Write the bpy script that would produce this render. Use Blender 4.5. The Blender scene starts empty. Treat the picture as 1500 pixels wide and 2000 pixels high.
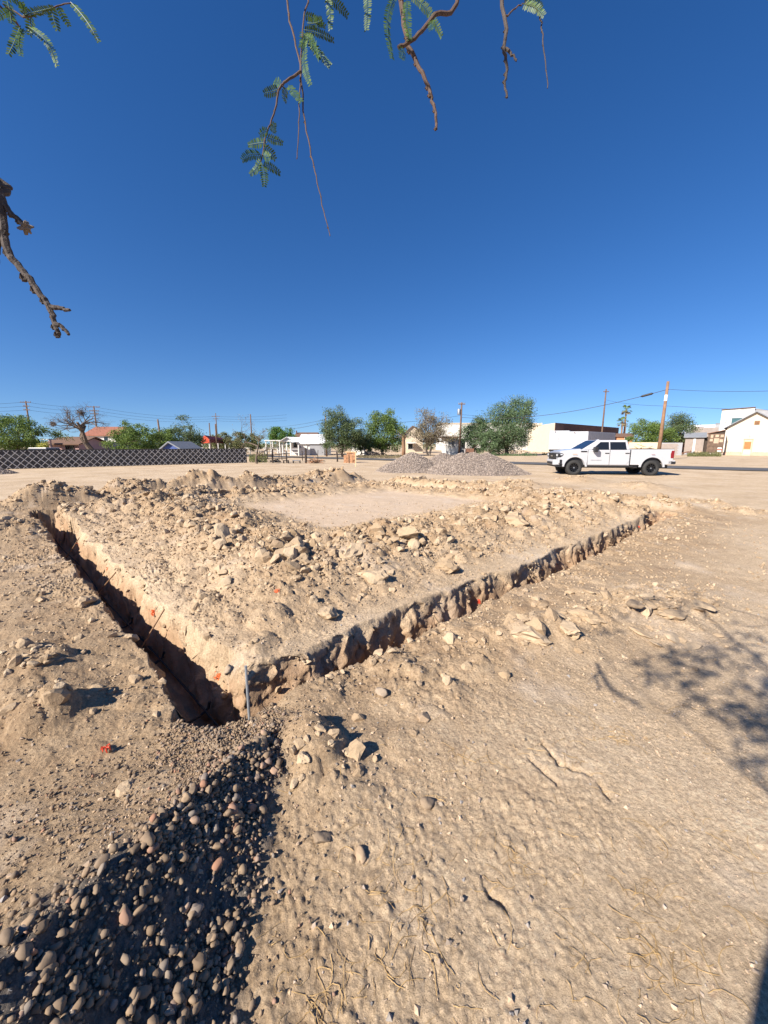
import bpy, math, random
import numpy as np
from mathutils import Vector

# ------------------------------------------------------------------ camera, sky, sun, exposure
S = bpy.context.scene
COL = S.collection
CAM_H = 1.7
PITCH = math.radians(10.0)
FPX = 750.0                      # focal length of an ultra wide phone lens, in photo pixels (1500 x 2000)
cam_d = bpy.data.cameras.new('camera'); cam = bpy.data.objects.new('camera', cam_d); COL.objects.link(cam)
cam.location = (0, 0, CAM_H); cam.rotation_euler = (math.radians(90) - PITCH, 0, 0)
cam_d.sensor_fit = 'VERTICAL'; cam_d.angle = 2 * math.atan(1000 / FPX)
cam_d.clip_start = 0.02; cam_d.clip_end = 12000
S.camera = cam
SUN_AZ = math.radians(40)        # shadows run towards +x, a little away from the camera
SUN_EL = math.radians(35)
sun_dir = Vector((math.cos(SUN_AZ) * math.cos(SUN_EL), math.sin(SUN_AZ) * math.cos(SUN_EL), -math.sin(SUN_EL)))
w = bpy.data.worlds.new('World'); S.world = w; w.use_nodes = True
nt = w.node_tree; nt.nodes.clear()
sky = nt.nodes.new('ShaderNodeTexSky'); sky.sky_type = 'NISHITA'; sky.sun_disc = False
sky.sun_elevation = SUN_EL; sky.sun_rotation = math.atan2(-sun_dir.x, -sun_dir.y)
sky.altitude = 300; sky.air_density = 1.0; sky.dust_density = 0.2; sky.ozone_density = 2.0
bg = nt.nodes.new('ShaderNodeBackground'); bg.inputs['Strength'].default_value = 0.060
wo = nt.nodes.new('ShaderNodeOutputWorld')
hs = nt.nodes.new('ShaderNodeHueSaturation'); hs.inputs['Saturation'].default_value = 1.24; hs.inputs['Hue'].default_value = .506
tint = nt.nodes.new('ShaderNodeMix'); tint.data_type = 'RGBA'; tint.blend_type = 'MULTIPLY'; tint.inputs[0].default_value = 1; tint.inputs[7].default_value = (.90, .98, 1.12, 1)
tc = nt.nodes.new('ShaderNodeTexCoord'); va = nt.nodes.new('ShaderNodeVectorMath'); va.operation = 'ADD'; va.inputs[1].default_value = (0, 0, .07)
vm = nt.nodes.new('ShaderNodeVectorMath'); vm.operation = 'NORMALIZE'
nt.links.new(tc.outputs['Generated'], va.inputs[0]); nt.links.new(va.outputs[0], vm.inputs[0]); nt.links.new(vm.outputs[0], sky.inputs['Vector'])
nt.links.new(sky.outputs[0], tint.inputs[6]); nt.links.new(tint.outputs[2], hs.inputs['Color']); nt.links.new(hs.outputs[0], bg.inputs[0]); nt.links.new(bg.outputs[0], wo.inputs[0])
sl = bpy.data.lights.new('sun', 'SUN'); sl.energy = 4.6; sl.angle = math.radians(0.53); sl.color = (1.0, 0.93, 0.83)
so = bpy.data.objects.new('sun', sl); COL.objects.link(so)
so.rotation_euler = sun_dir.to_track_quat('-Z', 'Y').to_euler(); so.location = (-20, -20, 30)
S.view_settings.view_transform = 'Standard'; S.view_settings.look = 'None'
S.view_settings.exposure = 1.08; S.view_settings.gamma = 1.0
S.view_settings.use_curve_mapping = False

# ------------------------------------------------------------------ helpers
CP, SP = math.cos(PITCH), math.sin(PITCH)
def ray(px, py):
    X = (px - 750) / FPX; Y = (1000 - py) / FPX
    return np.array([X, CP + Y * SP, -SP + Y * CP])
def gp(px, py, z=0.0):           # point of the ground plane seen at a photo pixel
    r = ray(px, py); t = (z - CAM_H) / r[2]
    return np.array([r[0] * t, r[1] * t, z])
def wp(px, py, D):               # point at distance D (world y)
    r = ray(px, py); t = D / r[1]
    return np.array([r[0] * t, D, CAM_H + r[2] * t])
def cp(px, py, t):               # point at depth t along the optical axis
    r = ray(px, py); return np.array([r[0] * t, r[1] * t, CAM_H + r[2] * t])
def wx(px, D, py=868): return float(wp(px, py, D)[0])
def wz(py, D): return float(wp(750, py, D)[2])

def h2(ix, iy, seed):
    ix = ix.astype(np.int64); iy = iy.astype(np.int64)
    h = (ix * 374761393 + iy * 668265263 + seed * 974634777) & 0x7fffffff
    h = ((h ^ (h >> 13)) * 1274126177) & 0x7fffffff
    h = ((h ^ (h >> 16)) * 668265263) & 0x7fffffff
    return ((h ^ (h >> 15)) & 0xffffff) / float(0xffffff)
def vn(x, y, seed=0):            # value noise -1..1
    xi = np.floor(x); yi = np.floor(y); fx = x - xi; fy = y - yi
    fx = fx * fx * fx * (fx * (fx * 6 - 15) + 10); fy = fy * fy * fy * (fy * (fy * 6 - 15) + 10)
    a = h2(xi, yi, seed); b = h2(xi + 1, yi, seed); c = h2(xi, yi + 1, seed); d = h2(xi + 1, yi + 1, seed)
    return (a + (b - a) * fx + (c - a) * fy + (a - b - c + d) * fx * fy) * 2 - 1
def fbm(x, y, seed=0, oct=4, gain=.5, lac=2.07):
    v = 0; a = 1; tot = 0
    for i in range(oct):
        v = v + a * vn(x + 13.7 * i, y - 7.1 * i, seed + i); tot += a
        a *= gain; x, y = (x * .8 - y * .6) * lac, (x * .6 + y * .8) * lac
    return v / tot
def cell(x, y, seed=0):          # domed cells: 1 in a cell's middle, 0 at its border, with a random size of each
    x, y = x * .86 - y * .51, x * .51 + y * .86
    xi = np.floor(x); yi = np.floor(y); best = np.zeros_like(x)
    for dx in (-1, 0, 1):
        for dy in (-1, 0, 1):
            cx = xi + dx; cy = yi + dy
            px = cx + .15 + .7 * h2(cx, cy, seed); py = cy + .15 + .7 * h2(cx, cy, seed + 1); rr = .10 + .62 * h2(cx, cy, seed + 2) ** 2
            d = 1 - ((x - px) ** 2 + (y - py) ** 2) / (rr * rr)
            best = np.maximum(best, np.sqrt(np.clip(d, 0, 1)) * rr)
    return best
def ss(a, b, x):
    t = np.clip((x - a) / (b - a), 0, 1); return t * t * (3 - 2 * t)

def link(o, parent=None, kind=None):
    COL.objects.link(o)
    if parent is not None: o.parent = parent
    if kind: o['kind'] = kind
    return o
def tag(o, label=None, cat=None, group=None, kind=None):
    if label: o['label'] = label
    if cat: o['category'] = cat
    if group: o['group'] = group
    if kind: o['kind'] = kind
    return o
def thing(name, label, cat, loc, group=None, rz=0.0):
    o = bpy.data.objects.new(name, None); o.empty_display_size = .2; COL.objects.link(o)
    o.location = tuple(float(v) for v in loc); o.rotation_euler = (0, 0, rz)
    return tag(o, label, cat, group)
def fast_mesh(name, V, F, smooth=False, mat=None):
    V = np.ascontiguousarray(V, np.float32); F = np.ascontiguousarray(F, np.int32)
    m = bpy.data.meshes.new(name); k = F.shape[1]
    m.vertices.add(len(V)); m.vertices.foreach_set('co', V.ravel())
    m.loops.add(F.size); m.loops.foreach_set('vertex_index', F.ravel())
    m.polygons.add(len(F)); m.polygons.foreach_set('loop_start', np.arange(0, F.size, k, dtype=np.int32))
    m.polygons.foreach_set('loop_total', np.full(len(F), k, np.int32))
    m.polygons.foreach_set('use_smooth', np.full(len(F), smooth, bool))
    m.update(calc_edges=True)
    if mat: m.materials.append(mat)
    return m

class MB:                        # mesh builder in world (or local) coordinates
    def __init__(s): s.v = []; s.f = []
    def add(s, V, F):
        n = len(s.v); s.v.extend([tuple(float(c) for c in p) for p in V]); s.f.extend([tuple(i + n for i in f) for f in F]); return s
    def box(s, x0, x1, y0, y1, z0, z1):
        V = [(x0, y0, z0), (x1, y0, z0), (x1, y1, z0), (x0, y1, z0), (x0, y0, z1), (x1, y0, z1), (x1, y1, z1), (x0, y1, z1)]
        return s.add(V, [(3, 2, 1, 0), (4, 5, 6, 7), (0, 1, 5, 4), (1, 2, 6, 5), (2, 3, 7, 6), (3, 0, 4, 7)])
    def beam(s, a, b, w_, h_, up=(0, 0, 1)):      # box beam from a to b
        a = Vector(a); b = Vector(b); d = (b - a).normalized(); u = Vector(up)
        if abs(d.dot(u)) > .98: u = Vector((0, 1, 0))
        r = d.cross(u).normalized(); u = r.cross(d)
        V = [p + r * (sx * w_ / 2) + u * (sz * h_ / 2) for p in (a, b) for sx, sz in ((-1, -1), (1, -1), (1, 1), (-1, 1))]
        return s.add(V, [(0, 1, 2, 3), (7, 6, 5, 4), (0, 4, 5, 1), (1, 5, 6, 2), (2, 6, 7, 3), (3, 7, 4, 0)])
    def prism(s, poly, y0, y1):                   # polygon in x,z extruded along y
        n = len(poly)
        V = [(x, y0, z) for x, z in poly] + [(x, y1, z) for x, z in poly]
        return s.add(V, [tuple(range(n)), tuple(range(2 * n - 1, n - 1, -1))] + [(i, i + n, (i + 1) % n + n, (i + 1) % n) for i in range(n)])
    def tube(s, pts, rad, n=6, cap=True):
        pts = [Vector(p) for p in pts]
        if not hasattr(rad, '__len__'): rad = [rad] * len(pts)
        V = []; F = []; u = None
        for i, p in enumerate(pts):
            d = (pts[min(i + 1, len(pts) - 1)] - pts[max(i - 1, 0)]).normalized()
            if u is None: u = d.orthogonal().normalized()
            u = (u - d * u.dot(d)).normalized(); r = d.cross(u)
            for k in range(n):
                a = 2 * math.pi * k / n; V.append(p + (u * math.cos(a) + r * math.sin(a)) * rad[i])
        for i in range(len(pts) - 1):
            for k in range(n):
                F.append((i * n + k, i * n + (k + 1) % n, (i + 1) * n + (k + 1) % n, (i + 1) * n + k))
        if cap: F.append(tuple(range(n - 1, -1, -1))); F.append(tuple(range((len(pts) - 1) * n, len(pts) * n)))
        return s.add(V, F)
    def lathe(s, prof, c, axis='y', n=32):        # profile of (radius, along)
        V = []; F = []; m = len(prof)
        for k in range(n):
            a = 2 * math.pi * k / n
            for r, t in prof:
                if axis == 'y': V.append((c[0] + r * math.cos(a), c[1] + t, c[2] + r * math.sin(a)))
                else: V.append((c[0] + r * math.cos(a), c[1] + r * math.sin(a), c[2] + t))
        for k in range(n):
            for i in range(m - 1):
                F.append((k * m + i, k * m + i + 1, ((k + 1) % n) * m + i + 1, ((k + 1) % n) * m + i))
        return s.add(V, F)
    def build(s, name, mat, parent=None, smooth=False, bevel=0, origin=None):
        o0 = np.array(parent.location if parent is not None and origin is None else (origin if origin is not None else (0, 0, 0)))
        m = bpy.data.meshes.new(name)
        m.from_pydata([(p[0] - o0[0], p[1] - o0[1], p[2] - o0[2]) for p in s.v], [], s.f); m.update()
        if mat: m.materials.append(mat)
        if smooth: m.polygons.foreach_set('use_smooth', np.ones(len(m.polygons), bool))
        o = bpy.data.objects.new(name, m); link(o, parent)
        if origin is not None and parent is None: o.location = tuple(float(v) for v in origin)
        if bevel:
            b = o.modifiers.new('bevel', 'BEVEL'); b.width = bevel; b.segments = 2; b.limit_method = 'ANGLE'; b.angle_limit = math.radians(35)
        return o
def base_of(m):                                   # base point of a builder's content
    v = np.array(m.v); return np.array([(v[:, 0].min() + v[:, 0].max()) / 2, (v[:, 1].min() + v[:, 1].max()) / 2, v[:, 2].min()])
def sub(mb, name, mat, part, parent, **k):        # sub-part of a part: both part and thing share the thing's origin
    return mb.build(name, mat, part, origin=np.array(parent.location), **k)

# ------------------------------------------------------------------ materials
def nodes(name):
    m = bpy.data.materials.new(name); m.use_nodes = True; t = m.node_tree; t.nodes.clear()
    out = t.nodes.new('ShaderNodeOutputMaterial'); p = t.nodes.new('ShaderNodeBsdfPrincipled'); t.links.new(p.outputs[0], out.inputs[0])
    return m, t, p, out
def ramp(t, stops, src):
    r = t.nodes.new('ShaderNodeValToRGB'); e = r.color_ramp.elements
    while len(e) < len(stops): e.new(.5)
    for i, (pos, c) in enumerate(stops): e[i].position = pos; e[i].color = (*c, 1)
    t.links.new(src, r.inputs[0]); return r.outputs[0]
def noise(t, scale, detail=4, rough=.55, vec=None):
    n = t.nodes.new('ShaderNodeTexNoise'); n.inputs['Scale'].default_value = scale; n.inputs['Detail'].default_value = detail; n.inputs['Roughness'].default_value = rough
    if vec is not None: t.links.new(vec, n.inputs['Vector'])
    return n.outputs['Fac']
def mixc(t, f, a, b, mode='MIX'):
    x = t.nodes.new('ShaderNodeMix'); x.data_type = 'RGBA'; x.blend_type = mode
    for v, i in ((f, 0), (a, 6), (b, 7)):
        if hasattr(v, 'is_linked'): t.links.new(v, x.inputs[i])
        else: x.inputs[i].default_value = v if i == 0 else (*v, 1)
    return x.outputs[2]
def bumpn(t, p, src, strength, dist, prev=None):
    b = t.nodes.new('ShaderNodeBump'); b.inputs['Strength'].default_value = strength; b.inputs['Distance'].default_value = dist
    t.links.new(src, b.inputs['Height'])
    if prev is not None: t.links.new(prev, b.inputs['Normal'])
    t.links.new(b.outputs[0], p.inputs['Normal']); return b.outputs[0]
def pos(t): return t.nodes.new('ShaderNodeNewGeometry').outputs['Position']
def simple(name, c, rough=.85, var=.18, scale=3.0, bump=.0, bscale=40, bdist=.01, metal=0, coat=0):
    m, t, p, _ = nodes(name); g = pos(t)
    n = noise(t, scale, 6, .65, g)
    lo = tuple(v * (1 - var) for v in c); hi = tuple(min(1, v * (1 + var)) for v in c)
    t.links.new(ramp(t, [(.25, lo), (.75, hi)], n), p.inputs['Base Color'])
    p.inputs['Roughness'].default_value = rough; p.inputs['Metallic'].default_value = metal
    p.inputs['Coat Weight'].default_value = coat
    if bump: bumpn(t, p, noise(t, bscale, 5, .6, g), bump, bdist)
    return m
def stone_mat(name, stops, bump=.5, bscale=60, bdist=.004, rough=.9, island=False, dust=.0, dustc=(.42, .31, .21)):
    m, t, p, _ = nodes(name); g = t.nodes.new('ShaderNodeNewGeometry')
    if island: r = g.outputs['Random Per Island']
    else: r = t.nodes.new('ShaderNodeObjectInfo').outputs['Random']
    c = ramp(t, stops, r)
    n = noise(t, 25, 6, .7, g.outputs['Position'])
    c = mixc(t, .55, c, mixc(t, n, (.28, .28, .28), (.72, .72, .72)), 'OVERLAY')
    if dust: c = mixc(t, dust, c, dustc)
    t.links.new(c, p.inputs['Base Color']); p.inputs['Roughness'].default_value = rough
    p.inputs['Specular IOR Level'].default_value = .25
    if bump: bumpn(t, p, noise(t, bscale, 6, .7, g.outputs['Position']), bump, bdist)
    return m
def leaf_mat(name, dark, light, trans=.25, rough=.6):
    m, t, p, out = nodes(name); g = t.nodes.new('ShaderNodeNewGeometry')
    c = ramp(t, [(0, dark), (.6, tuple((a + b) / 2 for a, b in zip(dark, light))), (1, light)], g.outputs['Random Per Island'])
    n = noise(t, .9, 3, .6, g.outputs['Position'])
    c = mixc(t, .6, c, mixc(t, n, (.32, .34, .3), (.66, .66, .62)), 'OVERLAY')
    t.links.new(c, p.inputs['Base Color']); p.inputs['Roughness'].default_value = rough
    p.inputs['Specular IOR Level'].default_value = .3
    tr = t.nodes.new('ShaderNodeBsdfTranslucent'); t.links.new(c, tr.inputs[0])
    mx = t.nodes.new('ShaderNodeMixShader'); mx.inputs[0].default_value = trans
    t.links.new(p.outputs[0], mx.inputs[1]); t.links.new(tr.outputs[0], mx.inputs[2]); t.links.new(mx.outputs[0], out.inputs[0])
    return m
def glass_dark(name, c=(.012, .014, .017), rough=.04):
    m, t, p, _ = nodes(name); p.inputs['Base Color'].default_value = (*c, 1); p.inputs['Roughness'].default_value = rough
    p.inputs['Specular IOR Level'].default_value = .6; return m

# soil: compacted crust, loose spoil and freshly cut trench sides differ in colour
def soil_mat():
    m, t, p, _ = nodes('soil'); g = pos(t)
    def attr(n_):
        a = t.nodes.new('ShaderNodeAttribute'); a.attribute_name = n_; return a.outputs['Fac']
    n1 = noise(t, .55, 6, .6, g); n2 = noise(t, 7, 8, .7, g); n3 = noise(t, 60, 6, .75, g)
    crust = ramp(t, [(.3, (.43, .315, .20)), (.5, (.51, .39, .262)), (.7, (.58, .465, .325))], n1)
    crust = mixc(t, .5, crust, ramp(t, [(.3, (.34, .32, .3)), (.7, (.64, .645, .65))], n2), 'OVERLAY')
    crust = mixc(t, .8, crust, ramp(t, [(.33, (.25, .24, .23)), (.66, (.70, .70, .70))], n3), 'OVERLAY')  # grain hollows coloured darker, as small shade between the grains
    loose = ramp(t, [(.3, (.29, .195, .115)), (.55, (.37, .262, .16)), (.75, (.44, .33, .215))], n2)
    cut = ramp(t, [(.3, (.32, .20, .12)), (.7, (.46, .31, .19))], n2)
    crust = mixc(t, attr('pad'), crust, ramp(t, [(.3, (.47, .35, .24)), (.7, (.56, .43, .31))], n2))
    loose = mixc(t, ramp(t, [(.50, (0, 0, 0)), (.66, (.75, .75, .75))], noise(t, 1.9, 5, .65, g)), loose, (.255, .165, .095))
    loose = mixc(t, .7, loose, ramp(t, [(.33, (.27, .26, .25)), (.66, (.68, .68, .68))], n3), 'OVERLAY')
    c = mixc(t, attr('spoil'), crust, loose); c = mixc(t, attr('cut'), c, cut)
    # pale caliche dust streaks
    dst = ramp(t, [(.56, (0, 0, 0)), (.72, (.5, .5, .5))], noise(t, 1.3, 5, .6, g))
    c = mixc(t, dst, c, (.56, .47, .38))
    # fine dark flecks: tiny shadows between grains, put into the colour
    v = t.nodes.new('ShaderNodeTexVoronoi'); v.inputs['Scale'].default_value = 85; t.links.new(g, v.inputs['Vector'])
    fl = ramp(t, [(.0, (.6, .6, .6)), (.10, (.35, .35, .35)), (.16, (0, 0, 0))], v.outputs['Distance'])
    gate = ramp(t, [(.60, (0, 0, 0)), (.66, (1, 1, 1))], v.outputs['Color'])
    c = mixc(t, mixc(t, 1.0, fl, gate, 'MULTIPLY'), c, (.16, .13, .11))
    gravel = ramp(t, [(.3, (.10, .085, .07)), (.7, (.24, .20, .165))], noise(t, 90, 4, .7, g))
    c = mixc(t, attr('gravelly'), c, gravel)
    t.links.new(c, p.inputs['Base Color']); p.inputs['Roughness'].default_value = .95; p.inputs['Specular IOR Level'].default_value = .15
    b = bumpn(t, p, n3, .8, .014); v2 = t.nodes.new('ShaderNodeTexVoronoi'); v2.inputs['Scale'].default_value = 45; t.links.new(g, v2.inputs['Vector'])
    b = bumpn(t, p, v2.outputs['Distance'], .35, .012, b); bumpn(t, p, noise(t, 190, 4, .75, g), .8, .006, b)
    return m
M = {}
M['soil'] = soil_mat()
M['clod'] = stone_mat('dirt_clod', [(0, (.33, .235, .145)), (.5, (.39, .285, .18)), (1, (.46, .35, .232))], .7, 45, .012)
M['clod_i'] = stone_mat('dirt_clods', [(0, (.30, .21, .125)), (.5, (.38, .275, .175)), (1, (.47, .36, .242))], .7, 45, .012, island=True)
river = [(0, (.10, .075, .055)), (.2, (.26, .185, .12)), (.4, (.15, .12, .09)), (.55, (.33, .235, .15)), (.75, (.20, .15, .105)), (.90, (.22, .205, .185)), (.96, (.34, .16, .10)), (1, (.42, .34, .26))]
M['river'] = stone_mat('river_stone', river, .3, 120, .002, .85, dust=.34, dustc=(.25, .17, .105))
M['river_i'] = stone_mat('river_stones', river, .3, 120, .002, .9, island=True, dust=.34, dustc=(.25, .17, .105))
M['pebble_i'] = stone_mat('pebbles', [(0, (.20, .17, .145)), (.3, (.44, .32, .215)), (.8, (.50, .375, .265)), (.93, (.27, .25, .235)), (1, (.30, .26, .22))], .2, 160, .002, .9, island=True)
M['tanstone'] = stone_mat('tan_stone', [(0, (.25, .185, .125)), (.5, (.36, .26, .17)), (1, (.30, .25, .20))], .5, 80, .006)
M['gravel'] = stone_mat('crushed_gravel', [(0, (.13, .105, .09)), (.5, (.26, .205, .165)), (1, (.40, .33, .275))], .2, 90, .004, .9, island=True)
M['gravel_bed'] = simple('gravel_bed', (.22, .175, .145), .95, .5, 14, 1, 18, .06)
M['straw'] = simple('dry_straw', (.40, .26, .11), .8, .35, 20)
M['asphalt'] = simple('asphalt', (.085, .082, .082), .9, .3, 1.2, .4, 60, .01)
M['bark'] = simple('bark', (.13, .095, .07), .95, .4, 12, .8, 30, .02)
M['bark_grey'] = simple('grey_bark', (.17, .14, .115), .95, .35, 12, .8, 30, .02)
M['twig'] = simple('twig_bark', (.085, .05, .034), .8, .45, 60, .6, 300, .002)
M['twig_dark'] = simple('twig_dark_bark', (.065, .05, .042), .9, .5, 60, .8, 300, .003)
M['mesq_leaf'] = leaf_mat('mesquite_leaf', (.03, .07, .015), (.10, .165, .04), .22, .5)
M['leaf_green'] = leaf_mat('foliage_green', (.07, .125, .025), (.22, .29, .075))
M['leaf_dark'] = leaf_mat('foliage_dark', (.055, .09, .035), (.18, .22, .10))
M['leaf_blue'] = leaf_mat('foliage_bluegreen', (.06, .105, .05), (.19, .26, .13))
M['leaf_bright'] = leaf_mat('foliage_bright', (.05, .12, .02), (.15, .26, .05))
M['leaf_olive'] = leaf_mat('foliage_olive', (.09, .10, .035), (.22, .22, .09))
M['leaf_dry'] = leaf_mat('foliage_dry', (.15, .12, .07), (.30, .25, .15))
M['leaf_yellow'] = leaf_mat('flowers_yellow', (.30, .32, .06), (.60, .55, .15))
M['pole'] = simple('pole_wood', (.14, .085, .055), .95, .4, 2.5, .5, 25, .02)
M['pole_light'] = simple('pole_wood_weathered', (.23, .13, .075), .95, .35, 2.5, .5, 25, .02)
M['dark_wood'] = simple('dark_wood', (.05, .036, .028), .95, .4, 5, .5, 25, .02)
M['wire'] = simple('cable_black', (.02, .02, .022), .7, .1)
M['steel'] = simple('galvanised_steel', (.34, .36, .38), .45, .2, 4, metal=.7)
M['rebar'] = simple('rusty_rebar', (.22, .12, .06), .8, .35, 30, .4, 200, .002)
M['rebar_grey'] = simple('grey_rebar', (.22, .23, .24), .6, .25, 30, .4, 200, .002)
M['orange'] = simple('orange_paint', (.85, .16, .045), .8, .2, 60)
M['red_flag'] = simple('red_ribbon', (.62, .06, .02), .7, .25, 60)
M['white_paint'] = simple('white_wall_paint', (.64, .62, .585), .8, .06, 1.5)
M['cream'] = simple('cream_stucco', (.60, .515, .39), .95, .07, .6, .25, 25, .02)
M['cream2'] = simple('beige_stucco', (.55, .46, .335), .95, .08, .5, .25, 25, .02)
M['white_stucco'] = simple('white_stucco', (.64, .62, .57), .95, .05, .5, .2, 25, .02)
M['brown_wall'] = simple('brown_wall', (.13, .065, .045), .9, .15, .8, .3, 12, .02)
M['pink'] = simple('pink_stucco', (.46, .29, .27), .95, .1, .8)
M['greywall'] = simple('grey_wall', (.30, .30, .31), .95, .12, .8)
M['block'] = simple('concrete_block', (.29, .24, .21), .95, .15, 2, .4, 8, .03)
M['tile_red'] = simple('terracotta_tile', (.27, .105, .065), .9, .3, 4)
M['tile_brown'] = simple('brown_shingle', (.15, .085, .055), .9, .25, 3)
M['roof_white'] = simple('white_metal_roof', (.60, .60, .60), .5, .05, 2)
M['roof_grey'] = simple('grey_roof', (.21, .22, .24), .8, .2, 2)
M['red_metal'] = simple('red_metal', (.62, .075, .03), .55, .12, 1)
M['shaded_red'] = simple('shaded_red_metal', (.17, .025, .02), .6, .15, 1)  # red of the shelter's side away from the sun, shade painted in
M['blue_tarp'] = simple('blue_tarp', (.05, .09, .28), .6, .2, 2)
M['terracotta'] = simple('terracotta_wall', (.50, .22, .11), .9, .12, 1)
M['plank'] = simple('weathered_plank', (.145, .095, .065), .95, .45, 3, .6, 18, .02)
M['plank_pale'] = simple('pale_board', (.42, .31, .22), .95, .2, 3)
M['lumber'] = simple('fresh_lumber', (.66, .42, .20), .85, .2, 3)
M['door_wood'] = simple('door_wood', (.34, .15, .05), .8, .3, 3)
M['screen'] = simple('privacy_screen', (.055, .053, .054), .85, .35, 1.2)
M['slat'] = simple('lattice_slat', (.46, .44, .42), .8, .2, 1.5)
M['glass'] = glass_dark('dark_glass')
M['teal_glass'] = simple('teal_glass', (.05, .11, .12), .2, .2, .5)
M['paint_white'] = simple('car_paint_white', (.46, .46, .475), .28, .015, 1, coat=.6)
M['trailer_white'] = simple('trailer_white', (.56, .57, .59), .5, .04, 1)
M['trailer_side'] = simple('trailer_shaded_side', (.45, .45, .48), .5, .06, 1)  # trailer white made darker: shade of the long side is in the colour
M['black_plastic'] = simple('black_plastic', (.018, .018, .02), .5, .2, 5)
M['rubber'] = simple('tyre_rubber', (.028, .027, .026), .85, .25, 12)
M['rim'] = simple('black_rim', (.02, .02, .022), .3, .1, 5, metal=.4)
M['chrome'] = simple('chrome', (.6, .6, .62), .2, .05, 5, metal=.9)
M['lamp_red'] = simple('red_lens', (.20, .01, .015), .25, .1, 5)
M['lamp_clear'] = simple('clear_lens', (.5, .52, .55), .15, .1, 5)
M['orange_lens'] = simple('orange_lens', (.7, .25, .06), .3, .1, 5)
M['stake'] = simple('pale_stake', (.62, .46, .27), .9, .12, 10)
M['pipe'] = simple('black_pipe', (.025, .024, .024), .6, .2, 5)
M['rust'] = simple('rusty_metal', (.19, .095, .06), .9, .4, 5)
M['kerb'] = simple('kerb_concrete', (.50, .42, .33), .95, .15, 2)
M['peach'] = simple('peach_base', (.55, .36, .26), .95, .15, 2)
M['adobe'] = simple('adobe_brick', (.44, .23, .12), .95, .25, 5)

# ------------------------------------------------------------------ terrain
R0 = gp(470, 1402)[:2]; R1 = gp(1326, 1006)[:2]      # near edge of the right-hand trench
L0 = gp(398, 1436)[:2]; L1 = gp(58, 1006)[:2]        # outer edge of the left-hand trench
HW = .235
def offs(p, q, d):
    t = (q - p) / np.linalg.norm(q - p); n = np.array([-t[1], t[0]]); return p + n * d, q + n * d
ra, rb = offs(R0, R1, HW); la, lb = offs(L0, L1, -HW)
def isect(p, q, r, s_):
    d1 = q - p; d2 = s_ - r; k = np.cross(r - p, d2) / np.cross(d1, d2); return p + d1 * k
A = isect(ra, rb, la, lb); B = rb; C = lb; Dd = B + C - A
def line_d(x, y, p, q):          # signed distance, left of p->q positive
    t = (q - p) / np.linalg.norm(q - p); return -(x - p[0]) * t[1] + (y - p[1]) * t[0]
def seg_d(x, y, p, q):
    d = q - p; k = np.clip(((x - p[0]) * d[0] + (y - p[1]) * d[1]) / (d @ d), 0, 1)
    return np.hypot(x - p[0] - k * d[0], y - p[1] - k * d[1]), k
DEPTH = .60
HEAP = [(-1.42, -.2, .50), (-1.18, .25, .46), (-.99, .80, .37), (-.83, 1.35, .25), (-.72, 1.70, .14), (-.62, 2.0, .02)]
def heap(x, y):                  # the long heap of river stones by the photographer's feet
    h = np.full_like(x, -1.0)
    for (ax, ay, ah), (bx, by, bh) in zip(HEAP[:-1], HEAP[1:]):
        p = np.array([ax, ay]); q = np.array([bx, by]); d, k = seg_d(x, y, p, q); hr = ah + (bh - ah) * k
        side = line_d(x, y, p, q)
        h = np.maximum(h, hr - d * np.where(side < 0, .69, .36))
    return h
BUMPS = []                       # small mounds: x, y, radius, height, spoil
for px, py, r, hh in ((70, 1310, .34, .10), (20, 1290, .3, .09), (10, 1045, 1.0, .25), (15, 1000, 1.0, .22), (120, 1385, .25, .06), (40, 1400, .4, .06),
                      (1130, 940, 1.1, .24), (1250, 952, 1.2, .22), (1010, 950, 1.6, .22), (1035, 1250, .34, .07), (1150, 1210, .4, .05), (1240, 1190, .5, .05),
                      (1300, 1170, .6, .05), (640, 1500, .3, .05), (600, 1440, .22, .05), (940, 1270, .5, .06), (820, 1340, .4, .04), (1380, 985, .9, .07), (1450, 1000, .8, .07), (1090, 1240, .35, .06)):
    g_ = gp(px, py); BUMPS.append((g_[0], g_[1], r, hh))
CRACKS = []
for path_ in (((1058, 1452), (1078, 1478), (1092, 1494), (1120, 1503), (1150, 1513)), ((1036, 1488), (1062, 1508), (1090, 1532)), ((1170, 1530), (1185, 1552), (1192, 1560)), ((955, 1745), (975, 1752), (990, 1775))):
    pp_ = [gp(*q)[:2] for q in path_]; CRACKS += list(zip(pp_[:-1], pp_[1:]))
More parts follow.
